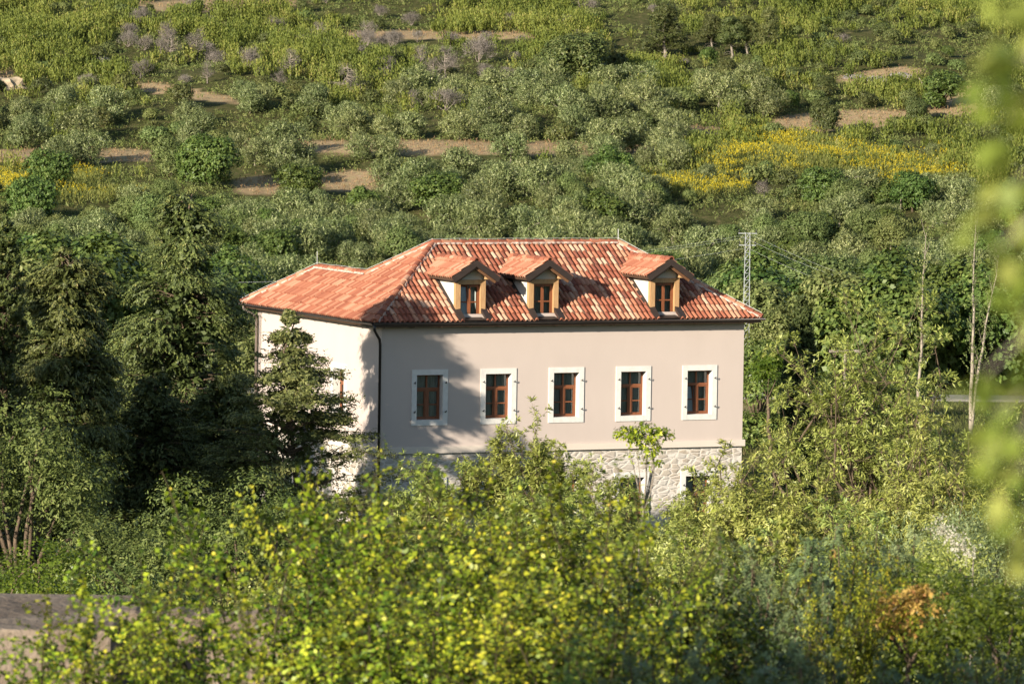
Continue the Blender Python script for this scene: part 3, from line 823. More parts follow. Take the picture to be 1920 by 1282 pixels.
def make_lobes(rng, n, rx, rz, zc, r0, r1, flat=.8, core=True):
    """lobes scattered through an ellipsoid of half sizes rx, rz around height zc"""
    d = rand_dirs(rng, n); d[:, 2] = np.abs(d[:, 2]) * 1.1 - .35
    q = .55 + .45 * rng.random(n)
    P = d * np.array([rx, rx, rz]) * q[:, None] + np.array([0, 0, zc])
    r = r0 + (r1 - r0) * rng.random(n)
    L = np.concatenate([P, r[:, None], np.full((n, 1), flat)], 1)
    return L
def limbs(mb, rng, base, targets, r0, crook=.15, n=4, r1=.25):
    """curved limbs from a trunk point to each target"""
    for t in targets:
        b = Vector(base); t = Vector(t); pts = []; L = (t - b).length
        off = Vector(rng.normal(size=3)) * L * crook
        for i in range(n + 1):
            f = i / n
            p = b.lerp(t, f) + off * math.sin(math.pi * f) + Vector((0, 0, .12 * L * math.sin(math.pi * f)))
            pts.append(p)
        mb.tube(pts, [r0 * (1 - (1 - r1) * i / n) for i in range(n + 1)], 5, False)
def trunk_tube(mb, rng, h, r, lean=.1, n=5, r1=.6, flare=1.4):
    l = rng.normal(size=2) * lean * h
    pts = [Vector((l[0] * (i / n) ** 1.5 + rng.normal() * .02 * h * (i > 0), l[1] * (i / n) ** 1.5 + rng.normal() * .02 * h * (i > 0), -.3 + (h + .3) * i / n)) for i in range(n + 1)]
    mb.tube(pts, [r * (flare if i == 0 else 1 - (1 - r1) * i / n) for i in range(n + 1)], 7)
    return pts[-1]
class Proto: pass
PROTO = {}
def proto(key, trunk_me, crown_me, extra=()):
    """mesh data of one plant kind, to be hung under an Empty"""
    p = Proto(); p.trunk, p.crown, p.extra = trunk_me, crown_me, extra
    PROTO[key] = p
    return p
def plant(key, name, loc, label, cat, group=None, rz=0.0, sc=(1, 1, 1), crown='crown'):
    p = PROTO[key]
    e = empty(name, loc, label, cat, group, rz); e.scale = sc
    if p.trunk: link('trunk', p.trunk, e)
    link(crown, p.crown, e)
    for nm, me in p.extra: tag(link(nm, me, e), kind='stuff')
    return e

# ---- leaf materials
LM = {}
LM['olive'] = leaf_mat('olive_leaf', [(0, (.042, .058, .02)), (.4, (.125, .158, .05)), (.75, (.31, .34, .135)), (1, (.54, .55, .30))], .12, .5, .35, .3, 0, .012)
LM['green'] = leaf_mat('broad_leaf', [(0, (.045, .08, .016)), (.5, (.10, .15, .032)), (1, (.21, .26, .065))], .18, .5, .3, .35)
LM['soft'] = leaf_mat('soft_green_leaf', [(0, (.08, .115, .03)), (.5, (.15, .19, .058)), (1, (.28, .31, .11))], .18, .55, .25, .3)
LM['maquis'] = leaf_mat('evergreen_leaf', [(0, (.045, .062, .017)), (.5, (.10, .12, .034)), (1, (.19, .185, .065))], .12, .5, .3, .45)
LM['heath'] = leaf_mat('heath_leaf', [(0, (.035, .06, .012)), (.4, (.095, .14, .024)), (.8, (.19, .235, .044)), (1, (.30, .29, .08))], .2, .6, .2, .2)
LM['broom'] = leaf_mat('broom_stem', [(0, (.10, .125, .03)), (.5, (.20, .22, .05)), (1, (.30, .29, .09))], .3, .6, .2, .2)
LM['flower'] = leaf_mat('yellow_flower', [(0, (.40, .32, .02)), (.5, (.62, .49, .03)), (1, (.75, .64, .08))], .3, .7, .1, .15, 0, .0)
LM['conifer'] = leaf_mat('conifer_spray', [(0, (.03, .045, .012)), (.5, (.085, .108, .028)), (.85, (.19, .215, .058)), (1, (.27, .225, .08))], .08, .55, .3, .2)
LM['lit_conifer'] = leaf_mat('lit_conifer_spray', [(0, (.045, .065, .018)), (.5, (.125, .155, .045)), (.88, (.24, .26, .085)), (1, (.28, .24, .09))], .1, .55, .3, .2)  # lighter copy of the conifer colour, sunlight put into the sprays
LM['cypress'] = leaf_mat('cypress_spray', [(0, (.035, .05, .016)), (.6, (.08, .10, .028)), (1, (.15, .16, .05))], .06, .6, .25, .1)
LM['cherry'] = leaf_mat('drooping_leaf', [(0, (.035, .056, .013)), (.5, (.10, .138, .034)), (1, (.25, .29, .085))], .12, .55, .2, .2)
LM['almond'] = leaf_mat('almond_leaf', [(0, (.14, .18, .035)), (.5, (.31, .355, .08)), (1, (.50, .52, .17))], .22, .42, .4, .15)
LM['thorn'] = leaf_mat('thorn_leaf', [(0, (.07, .12, .012)), (.4, (.20, .26, .018)), (.75, (.42, .46, .032)), (1, (.68, .62, .055))], .25, .45, .35, .35)
LM['thorn2'] = leaf_mat('shrub_leaf', [(0, (.045, .08, .012)), (.5, (.15, .21, .025)), (1, (.36, .42, .06))], .2, .45, .35, .35)
LM['near'] = leaf_mat('near_leaf', [(0, (.13, .20, .03)), (.5, (.23, .31, .05)), (1, (.37, .41, .10))], .35, .45, .3, .1)
LM['fruit'] = leaf_mat('yellow_disc', [(0, (.55, .50, .04)), (.6, (.70, .62, .06)), (1, (.75, .52, .10))], .35, .5, .3, .1, 0, 0)
LM['juniper'] = leaf_mat('juniper_needle', [(0, (.07, .10, .035)), (.5, (.18, .23, .095)), (.88, (.32, .37, .17)), (1, (.40, .22, .08))], .12, .5, .3, .25)
LM['ivy'] = leaf_mat('creeper_leaf', [(0, (.06, .10, .010)), (.5, (.12, .175, .018)), (1, (.22, .26, .03))], .4, .4, .4, .2)
LM['rust'] = leaf_mat('orange_leaf', [(0, (.40, .25, .05)), (.6, (.62, .46, .12)), (1, (.50, .20, .08))], .35, .5, .3, .2)
LM['white'] = leaf_mat('pale_bloom', [(0, (.50, .46, .36)), (1, (.78, .74, .64))], .3, .7, .1, .1, 0, 0)
LM['twig'] = leaf_mat('grey_twig', [(0, (.11, .095, .08)), (.5, (.195, .17, .145)), (1, (.31, .275, .24))], .05, .9, .1, .25, 0, .01)
LM['stem'] = None
LM['grass'] = leaf_mat('grass_blade', [(0, (.07, .10, .03)), (.5, (.16, .18, .06)), (1, (.34, .27, .13))], .3, .7, .1, .1)
LM['straw'] = leaf_mat('dry_grass', [(0, (.26, .17, .08)), (.5, (.42, .31, .16)), (1, (.52, .40, .24))], .3, .8, .1, .1)

# ---- hillside plants (each kind has a few shapes that share their mesh data)
def make_olive(key, rng, rx, rz, h):
    mb = MB(); top = trunk_tube(mb, rng, h * .28, .16, .15)
    lob = make_lobes(rng, 15, rx * (.75 + .3 * rng.random()), h * .44, h * .5, .18 * rx, .44 * rx, 1.05)
    lob[:, 0] *= .75 + .5 * rng.random()
    lob = np.concatenate([lob, [[0, 0, h * .4, rx * .5, .85]], [[rx * .45 * math.cos(a), rx * .45 * math.sin(a), h * .2, rx * .42, .7] for a in rng.random(4) * 6.28]])
    limbs(mb, rng, top, lob[:6, :3], .08)
    P, D = lobe_points(rng, lob, 2000, .8, .32, -.8)
    Q, t = sprigs(rng, P, D, .48, 4, .24, .08, .5, 0, .1)
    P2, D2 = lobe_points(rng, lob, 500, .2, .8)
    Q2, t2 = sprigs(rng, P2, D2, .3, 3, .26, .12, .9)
    proto(key, mb.mesh('olive_trunk', M['bark_grey'], True), quad_mesh('olive_crown', np.concatenate([Q, Q2]), np.concatenate([t, t2 * .5]), LM['olive']))  # inner leaves at half tint, crown shade put into the colour
for i in range(9):
    rng = np.random.default_rng(300 + i); make_olive('olive%d' % i, rng, 2.3 + .5 * rng.random(), 1.5 + .4 * rng.random(), 3.9 + .8 * rng.random())
def make_round(key, rng, rx, rz, h, mat, n=2000, leaf=(.26, .17), lobes=16, bark='bark', up=.35, droop=.15, th=.3):
    mb = MB(); top = trunk_tube(mb, rng, h * th, .05 * h * .6, .06)
    lob = make_lobes(rng, lobes, rx * .8, h * .40, h * .5, .26 * rx, .42 * rx, .9)
    lob = np.concatenate([lob, [[0, 0, h * .5, rx * .6, h * .36 / (rx * .6)]], [[rx * .45 * math.cos(a), rx * .45 * math.sin(a), h * .22, rx * .42, .8] for a in rng.random(5) * 6.28]])
    limbs(mb, rng, top, lob[:8, :3], .02 * h)
    P, D = lobe_points(rng, lob, n, up, .3)
    Q, t = sprigs(rng, P, D, .4, 4, leaf[0], leaf[1], .9, droop)
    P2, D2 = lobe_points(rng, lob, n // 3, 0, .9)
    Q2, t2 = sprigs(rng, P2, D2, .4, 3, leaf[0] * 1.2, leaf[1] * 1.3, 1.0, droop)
    proto(key, mb.mesh('tree_trunk', M[bark], True), quad_mesh('tree_crown', np.concatenate([Q, Q2]), np.concatenate([t, t2 * .6]), LM[mat]))  # inner leaves tinted darker to stand for shade inside the crown
for i in range(4):
    rng = np.random.default_rng(330 + i); make_round('round%d' % i, rng, 2.6 + .7 * rng.random(), 2.3 + .6 * rng.random(), 5.0 + rng.random(), 'green', 2500, th=.2)
for i in range(4):
    rng = np.random.default_rng(340 + i); make_round('soft%d' % i, rng, 2.6 + .6 * rng.random(), 2.2 + .5 * rng.random(), 4.8 + rng.random(), 'soft', 2500, (.24, .12), 18, 'bark_grey', .5, 0, .2)
for i in range(2):
    rng = np.random.default_rng(350 + i); make_round('oak%d' % i, rng, 4.2, 3.6, 7.6, 'green', 5200, (.28, .2), 30, th=.15)
for i in range(2):
    rng = np.random.default_rng(355 + i); make_round('holm%d' % i, rng, 3.8, 3.6, 7.4, 'maquis', 5000, (.26, .15), 30, th=.15)
def make_shrub(key, rng, rx, h, mat, n=800, leaf=(.2, .12), up=.5, spread=.9, sl=.35):
    lob = make_lobes(rng, 9, rx * .7, h * .42, h * .42, .34 * rx, .5 * rx, .9)
    P, D = lobe_points(rng, lob, n, up, .45); P[:, 2] = np.abs(P[:, 2])
    Q, t = sprigs(rng, P, D, sl, 4, leaf[0], leaf[1], spread)
    proto(key, None, quad_mesh('shrub_leaves', Q, t, LM[mat]))
for i in range(4):
    rng = np.random.default_rng(360 + i); make_shrub('maquis%d' % i, rng, 1.5 + .5 * rng.random(), 2.0 + .8 * rng.random(), 'maquis', 900)
for i in range(3):
    rng = np.random.default_rng(370 + i); make_shrub('bush%d' % i, rng, 1.4 + .4 * rng.random(), 1.8 + .6 * rng.random(), 'soft', 800)
def make_dead(key, rng, h, spread, pale=False, upright=.5, nb=26, fine=70):
    """leafless tree: trunk, crooked limbs and many fine twigs"""
    mb = MB(); top = trunk_tube(mb, rng, h * .8, .05 * h * .5, .05, 6, .3)
    tw = []
    for i in range(nb):
        z = h * (.25 + .6 * rng.random()); a = rng.random() * 6.283
        L = spread * (1.15 - z / h) * (.6 + .6 * rng.random()); L = max(L, .4)
        d = Vector((math.cos(a), math.sin(a), upright * (rng.random() * 1.2 - .2)))
        b = Vector((0, 0, z)); pts = [b]
        for k in range(4):
            d = (d + Vector(rng.normal(size=3)) * .25 + Vector((0, 0, .12 * upright * 2))).normalized(); pts.append(pts[-1] + d * L / 4)
            tw.append((pts[-1], d))
        mb.tube(pts, [.06, .05, .04, .03, .018], 4, False)
    me = mb.mesh('dead_trunk', M['dead'] if not pale else M['bark_pale'], True)
    P = np.array([p for p, d in tw]); D0 = np.array([d for p, d in tw])
    i = rng.integers(0, len(P), fine * 12)
    D = unit(D0[i] + rng.normal(size=(len(i), 3)) * .8 + np.array([0, 0, upright]))
    Q, t = sprigs(rng, P[i], D, .55, 2, .45, .024, .5)
    proto(key, me, quad_mesh('dead_twigs', Q, t, LM['twig']))
for i in range(3): make_dead('dead%d' % i, np.random.default_rng(380 + i), 3.6 + i * .8, 2.4)
make_dead('deadpine', np.random.default_rng(390), 6.5, 3.0, True, -.35, 34, 60)
def make_dead_bush(key, rng, rx, h):
    lob = make_lobes(rng, 8, rx * .6, h * .4, h * .45, .4 * rx, .55 * rx, .9)
    P, D = lobe_points(rng, lob, 500, .7, .9); P[:, 2] = np.abs(P[:, 2])
    Q, t = sprigs(rng, P, D, .6, 4, .5, .028, .5)
    mb = MB(); limbs(mb, rng, (0, 0, 0), lob[:8, :3] + [0, 0, .4], .05)
    proto(key, mb.mesh('bush_stems', M['dead'], True), quad_mesh('bush_twigs', Q, t, LM['twig']))
for i in range(3): make_dead_bush('deadbush%d' % i, np.random.default_rng(395 + i), 1.7 + .3 * i, 2.2 + .3 * i)
def make_pine(key, rng, h, rx, base, mat='maquis', conic=.5):
    mb = MB(); trunk_tube(mb, rng, h * .93, .028 * h, .03, 6, .3)
    lob = []
    for i in range(26):
        z = base + (h - base) * (i + rng.random()) / 26
        f = (z - base) / (h - base); rr = rx * (1 - conic * f) * (.35 + .65 * math.sin(math.pi * min(1, f * .75 + .2)))
        a = rng.random() * 6.283; q = rr * (.4 + .6 * rng.random())
        lob.append([math.cos(a) * q, math.sin(a) * q, z, .40 * rx, .55])
        limbs(mb, rng, (0, 0, z - .5), [(math.cos(a) * q, math.sin(a) * q, z)], .035, .05)
    for i in range(10):                                   # dead lower branches
        z = base * (.35 + .6 * rng.random()); a = rng.random() * 6.283
        limbs(mb, rng, (0, 0, z), [(math.cos(a) * rx * .5, math.sin(a) * rx * .5, z - .3)], .025, .1)
    P, D = lobe_points(rng, lob, 3600, .7, .5)
    Q, t = sprigs(rng, P, D, .35, 5, .24, .07, .7)
    proto(key, mb.mesh('pine_trunk', M['bark_grey'], True), quad_mesh('pine_crown', Q, t, LM[mat]))
make_pine('pine0', np.random.default_rng(401), 8.0, 2.4, 3.6)
make_pine('pine1', np.random.default_rng(402), 7.2, 2.1, 3.0)
make_pine('pinecone', np.random.default_rng(403), 7.4, 2.3, .8, 'maquis', .8)

# ---- hillside placement -------------------------------------------------------------
PLACED = []          # (kind, name, obj, px, py)
rngP = np.random.default_rng(77)
def put(kind, key, name, pos, sc=1.0, cat='tree', crown='crown', sz=1.0, adj=None):
    z = float(ground(pos[0], pos[1])) - .05
    s = (sc, sc, sc * sz)
    e = plant(key, name, (pos[0], pos[1], z), None, cat, None, rngP.random() * 6.283, s, crown)
    hh = 2.0 * sc
    px, py = proj(pos[0], pos[1], z + hh)
    PLACED.append([kind, adj, e, float(px), float(py), sc])
    return e
# named landmarks on the slope, from the photograph: base pixel, key, name, size, label
LMK = []
def landmark(px, pyb, key, name, sc, label, short, cat='tree', crown='crown', top=None, group=None):
    g = ghit(px, pyb)
    h = sc
    if top is not None:                                   # scale from the pixel height
        me = PROTO[key]
        zz = np.array([v.co.z for v in me.crown.vertices]).max()
        h = (pyb - top) / F_PX * g.y / zz
    e = plant(key, name, (g.x, g.y, g.z - .1), label, cat, group, rngP.random() * 6.283, (h * sc, h * sc, h) if top is not None else (h, h, h), crown)
    if short: LMK.append((short, px, (pyb + (top if top is not None else pyb - 60)) / 2))
    return g, h
KEEP = []
def keep(g, r): KEEP.append((g.x, g.y, r)); KEEP.append((g.x * (1 - 5 / g.y), g.y - 5.5, r * .75))
def lm(px, pyb, top, key, name, wide, label, short, cat='tree', crown='crown', r=3.5, group=None):
    g, h = landmark(px, pyb, key, name, wide, label, short, cat, crown, top, group); keep(g, r)
lm(388, 352, 246, 'oak0', 'oak_tree', 1.0, 'big round dark green oak standing above the yellow broom on the left slope', 'big round oak', r=5)
lm(565, 376, 303, 'round0', 'walnut_tree', 1.1, 'dense dark green walnut beside the mown clearing, right of the big round oak', 'clearing walnut', r=4)
lm(822, 395, 315, 'round1', 'fig_tree', 1.25, 'wide yellowish green tree among grey olives, below the two white posts', 'wide yellowish tree', r=5)
lm(1545, 250, 180, 'holm1', 'bay_tree', .8, 'upright dark bay tree standing alone on the dry strip at right', 'lone bay tree', r=3)
lm(1718, 230, 180, 'holm0', 'holm_oak', .85, 'low dark rounded holm oak at the right end of the dry strip', 'low holm oak', r=3)
lm(1768, 205, 128, 'round2', 'carob_tree', 1.1, 'bright green carob tree beside the leaning white pole', 'bright carob', r=3)
lm(1075, 168, 55, 'holm0', 'holm_oak', 1.15, 'tall brownish green holm oak, left one of the big pair high on the slope', 'left holm oak', r=5)
lm(1020, 165, 100, 'holm1', 'holm_oak', 1.2, 'smaller brownish holm oak hugging the left flank of the big hill oaks', None, r=4)
lm(1135, 150, 75, 'holm1', 'holm_oak', 1.0, 'shaded dark holm oak, right one of the big pair high on the slope', 'right holm oak', r=4)
lm(1245, 112, 2, 'pinecone', 'pine_tree', 1.5, 'broad layered dark pine, leftmost of the pine stand near the top edge', 'broad layered pine', r=4)
lm(1333, 112, 24, 'pine0', 'pine_tree', 1.25, 'slender pine with a bare pale trunk, second from the left in the pine stand', None, r=3)
lm(1370, 112, 28, 'pine1', 'pine_tree', 1.35, 'yellowish pine with bare lower trunk in the middle of the pine stand', None, r=3)
lm(1400, 108, 28, 'pine0', 'pine_tree', 1.25, 'pine with bare twin-looking stems, left of the conical dark pine', None, r=3)
lm(1442, 105, 10, 'pinecone', 'pine_tree', 1.1, 'conical dark pine, rightmost of the pine stand near the top edge', 'conical pine', r=4)
lm(1545, 180, 140, 'holm0', 'holm_oak', 1.1, 'dark green bushy holm oak below the grey rocks on the right slope', 'rock holm oak', r=4)
lm(650, 190, 112, 'deadpine', 'dead_tree', 1.1, 'tall bare whitish dead pine with drooping branches, left of the other dead pines', 'tall dead pine', r=2)
lm(725, 165, 118, 'deadpine', 'dead_tree', 1.2, 'bare dead pine of middle height, centre of the three dead pines', 'middle dead pine', r=2)
lm(782, 165, 125, 'dead1', 'dead_tree', .8, 'small bare dead pine, rightmost of the three dead pines', None, r=2)
lm(1432, 372, 332, 'dead0', 'dead_shrub', 1.2, 'reddish bare V-shaped shrub between olives and yellow broom', 'bare V-shaped shrub', 'shrub', r=2)
lm(835, 208, 158, 'deadbush1', 'dead_shrub', 1.3, 'wide grey leafless shrub above the terrace olives, right of a crooked dead tree', 'wide grey shrub', 'shrub', r=2)
lm(775, 212, 165, 'dead2', 'dead_tree', 1.0, 'crooked dark leafless tree beside the wide grey shrub', None, r=2)
lm(898, 118, 62, 'deadbush0', 'dead_shrub', 1.0, 'tall grey leafless thicket on the slope left of the hill oaks', 'grey thicket', 'shrub', r=2)
lm(262, 45, 8, 'deadbush2', 'dead_shrub', 1.1, 'grey leafless shrub by the sandy patch at top left', 'sandy-patch shrub', 'shrub', r=2)
# ---- scattered trees and shrubs of the hillside
def zone(px, py):
    """weights of plant kinds for a base at this pixel of the photograph"""
    if px > 1290 and 240 < py < 385: return dict(maquis=.3, olive_s=.4, bush=.3), 3.6
    if py < 178:
        if px > 1300: return dict(maquis=.55, bush=.25, round_s=.1, deadbush=.1), 4.4
        if 230 < px < 980 and py > 60: return dict(deadbush=.6, dead=.25, maquis=.15), 3.6
        return dict(maquis=.5, bush=.3, deadbush=.2), 9.0
    if py < 275: return dict(olive=.58, maquis=.2, round_s=.1, bush=.12), 3.1
    if py < 325:
        return dict(olive=.75, olive_s=.15, bush=.1), 3.6
    if px < 450: return dict(soft=.55, olive=.25, round=.2), 3.8
    if px > 1330: return dict(olive=.5, soft=.25, round=.25), 3.8
    return dict(olive=.74, soft=.13, round=.13), 3.0
CAP = dict(olive=298, maquis=200, round=120, soft=120, bush=140, dead=80)
def scatter():
    cnt = {}
    pts = list(KEEP)
    arr = np.array(pts)
    tries = 60000
    ys = 288 + (812 - 288) * rngP.random(tries); xs = (rngP.random(tries) * 2 - 1) * (ys * .112)
    zs = ground(xs, ys); PX, PY = proj(xs, ys, zs)
    dry = dryness(PX, PY)
    # a 2 m tall plant must not hide the bare strips: check the pixels above the base too
    PXt, PYt = proj(xs, ys, zs + 2.9); dry_t = dryness(PXt, PYt)
    for x, y, px, py, d, dt in zip(xs, ys, PX, PY, dry, np.maximum(dry, dry_t)):
        if not (-60 < px < 1980) or py > 735: continue
        if 480 < px < 1380 and py > 560: continue
        wts, dist = zone(px, py)
        if dt > .35 and rngP.random() > .02: continue
        near_y = y < 470
        if near_y: dist = 4.9
        if 95 < py < 385 and in_broom(px, py - 12) > .3 and rngP.random() > .06: continue
        dd = np.hypot(arr[:, 0] - x, arr[:, 1] - y)
        if (dd < np.maximum(dist * .5 + arr[:, 2] * .4, arr[:, 2])).any(): continue
        ks = list(wts); k = rngP.choice(ks, p=np.array([wts[q] for q in ks]) / sum(wts.values()))
        if near_y: k = rngP.choice(['olive', 'soft', 'round'], p=[.2, .35, .45])
        small = k.endswith('_s')
        kk = k.replace('_s', '').replace('deadbush', 'dead')
        if cnt.get(kk, 0) >= CAP[kk]: continue
        cnt[kk] = cnt.get(kk, 0) + 1
        sc = .62 + .55 * rngP.random()
        if dt > .35: sc *= .5; small = False; k = 'olive' if 'dead' not in k else k; kk = 'olive' if k == 'olive' else kk
        if small: sc *= .55
        if py < 178 and kk in ('maquis', 'bush'): sc *= .75
        if k == 'olive' or k == 'olive_s': put('olive', 'olive%d' % rngP.integers(9), 'olive_tree', (x, y), sc * .98, 'olive tree'); r = 2.2 * sc
        elif k == 'maquis': put('maquis', 'maquis%d' % rngP.integers(4), 'evergreen_shrub', (x, y), sc, 'shrub', 'foliage'); r = 1.5 * sc
        elif k == 'bush': put('bush', 'bush%d' % rngP.integers(3), 'leafy_bush', (x, y), sc, 'bush', 'foliage'); r = 1.5 * sc
        elif kk == 'round': put('round', 'round%d' % rngP.integers(4), 'leafy_tree', (x, y), sc * (.85 if not near_y else 1.25), 'tree'); r = 2.4 * sc
        elif k == 'soft': put('soft', 'soft%d' % rngP.integers(4), 'pale_tree', (x, y), sc * (.85 if not near_y else 1.15), 'tree'); r = 2.4 * sc
        elif k == 'dead': put('dead', 'dead%d' % rngP.integers(3), 'dead_tree', (x, y), sc * .8, 'dead tree', 'twigs'); r = 1.5
        else: put('dead', 'deadbush%d' % rngP.integers(3), 'dead_shrub', (x, y), sc * .8, 'dead shrub', 'twigs'); r = 1.5
        arr = np.concatenate([arr, [[x, y, r * 1.0]]])
    print('scatter', cnt)
BROOM = [(85, 326, 100, 17, .03), (130, 360, 165, 15, .03), (20, 338, 60, 22, 0), (1235, 340, 95, 14, .05), (1480, 268, 120, 22, .05), (1560, 285, 190, 22, .08), (1660, 318, 170, 22, .06),
         (1450, 300, 130, 35, 0), (1750, 345, 110, 14, 0), (1345, 352, 55, 16, -.1), (1800, 300, 60, 30, 0)]
def in_broom(px, py):
    d = 0
    for b in BROOM: d = np.maximum(d, band(px, py, *b))
    return d
scatter()
# landmarks used in the labels of the scattered plants
LMK += [('yellow broom bank at far left', 120, 345), ('yellow broom field', 1560, 290), ('sandy bare patch at top left', 410, 8), ('white lattice pylon', 1402, 478), ('villa ridge right end', 1156, 457),
        ('villa ridge left end', 808, 459), ('wing ridge of the villa', 640, 505), ('tall twin poplar', 1845, 600), ('two white posts', 730, 325), ('dry terrace strip in mid slope', 850, 277), ('pale rock at far left', 18, 152),
        ('rock outcrop at right', 1640, 142), ('leaning white pole', 1735, 162), ('big conifer top', 340, 360), ('pale bare strip near the top edge', 840, 66), ('short broom streak', 1235, 340)]
ORD = ['nearest', 'second nearest', 'third nearest', 'fourth nearest', 'fifth nearest', 'sixth nearest', 'seventh nearest', 'eighth nearest', 'ninth nearest', 'tenth nearest']
KN = dict(olive='silvery olive', maquis='dark evergreen shrub', bush='soft green bush', round='leafy green tree', soft='pale green tree', dead='grey leafless plant')
GN = dict(olive='olive trees on the hillside', maquis='evergreen shrubs on the hillside', bush='soft bushes on the hillside', round='leafy trees on the hillside', soft='pale green trees on the hillside', dead='leafless plants on the hillside')
def label_hill():
    names = ['right of', 'below right of', 'below', 'below left of', 'left of', 'above left of', 'above', 'above right of']
    groups = {}
    for p in PLACED:
        kind, adj, e, px, py, sc = p
        dl = [(math.hypot((px - l[1]), (py - l[2]) * 2), l) for l in LMK]
        dl.sort(key=lambda t: t[0])
        d, l = dl[0]
        ang = math.degrees(math.atan2((py - l[2]) * 2, px - l[1])) % 360
        k = int(((ang + 22.5) % 360) // 45)
        size = 'small ' if sc < .62 else ('large ' if sc > 1.1 else '')
        groups.setdefault((kind, l[0], k, size), []).append((d, e))
    for (kind, l, k, size), lst in groups.items():
        lst.sort(key=lambda t: t[0])
        for i, (d, e) in enumerate(lst):
            ordn = (ORD[i] if i < len(ORD) else '%dth nearest' % (i + 1))
            pre = '' if len(lst) == 1 else ', ' + ordn
            e['label'] = '%s%s%s %s the %s' % (size, KN[kind], pre, names[k], l)
            if len(e['label'].split()) > 16: e['label'] = e['label'].replace('silvery olive', 'olive').replace('dark evergreen shrub', 'evergreen shrub').replace('soft green bush', 'soft bush').replace('leafy green tree', 'leafy tree').replace('pale green tree', 'pale tree').replace('grey leafless plant', 'leafless plant')
            e['group'] = GN[kind]
label_hill()

# ---- scrub that covers the upper slope, yellow broom and dry grass: uncountable stuff
def stuff_mesh(name, Q, t, mat, label, cat):
    o = link(name, quad_mesh(name, Q, t, LM[mat])); tag(o, label, cat, None, 'stuff'); return o
def make_heath():
    rng = np.random.default_rng(501); n = 85000
    ys = 600 + 330 * rng.random(n); xs = (rng.random(n) * 2 - 1) * ys * .115
    q = np.arange(n) // 5 * 5                             # tufts grow in groups of five
    xs = xs[q] + rng.normal(size=n) * .55; ys = ys[q] + rng.normal(size=n) * .9
    zs = ground(xs, ys); px, py = proj(xs, ys, zs + .7)
    pn = np.sin(xs / 6 + 2 * np.sin(ys / 37)) + np.sin(ys / 23 + xs / 11 + 1.5 * np.sin(xs / 17)) + .7 * np.sin(xs / 2.6 - ys / 19)
    dens = np.where(py < 150, .62, np.where(py < 185, .45, .16))
    dens = np.where((px > 1300) & (py < 150), .46, dens)
    dens = np.where((py >= 185) & (py < 385), .10, dens)
    dens = np.where((py > 385), 0.03, dens)
    dens = np.where((px > 1290) & (py > 240) & (py < 400), .34, dens)
    dens = dens * np.clip(.74 + .5 * pn, .12, 1.6) * (1 - np.clip(dryness(px, py) * 1.6, 0, .95))
    dens = np.where((px > 230) & (px < 1000) & (py > 70) & (py < 165), dens * .55, dens)
    k = rng.random(n)[q] * .85 + .15 * rng.random(n) < dens * .62
    for kx, ky, kr in KEEP: k &= np.hypot(xs - kx, ys - ky) > kr * .55
    xs, ys, zs = xs[k], ys[k], zs[k]; n = len(xs)
    print('heath tufts', n)
    h = 1.15 + 1.2 * rng.random(n) + .35 * pn[k]
    h = np.maximum(h, .6)
    rep = 18
    i = np.repeat(np.arange(n), rep)
    off = rng.normal(size=(len(i), 2)) * .36
    P = np.stack([xs[i] + off[:, 0], ys[i] + off[:, 1], zs[i] + .05 + h[i] * .35 * rng.random(len(i))], 1)
    D = unit(np.stack([off[:, 0] * .45 + rng.normal(size=len(i)) * .12, off[:, 1] * .45 + rng.normal(size=len(i)) * .12, np.ones(len(i))], 1))
    D = with_normals(D, unit(np.concatenate([off * 1.6, np.full((len(i), 1), .35)], 1) + rng.normal(size=(len(i), 3)) * .25))
    Q, t = sprigs(rng, P, D, h[i] * (.5 + .35 * rng.random(len(i))), 4, .40, .15, .32, 0, .0)
    tuft = np.clip(rng.random(n) * .35 + .12 + .1 * np.sin(xs / 6 + ys / 9), 0, .55)
    t = np.clip(np.repeat(tuft[i], 4) + t * .6, 0, 1)
    stuff_mesh('heath_scrub', Q, t, 'heath', 'yellow-green upright heath scrub covering the upper slope', 'scrub')
make_heath()
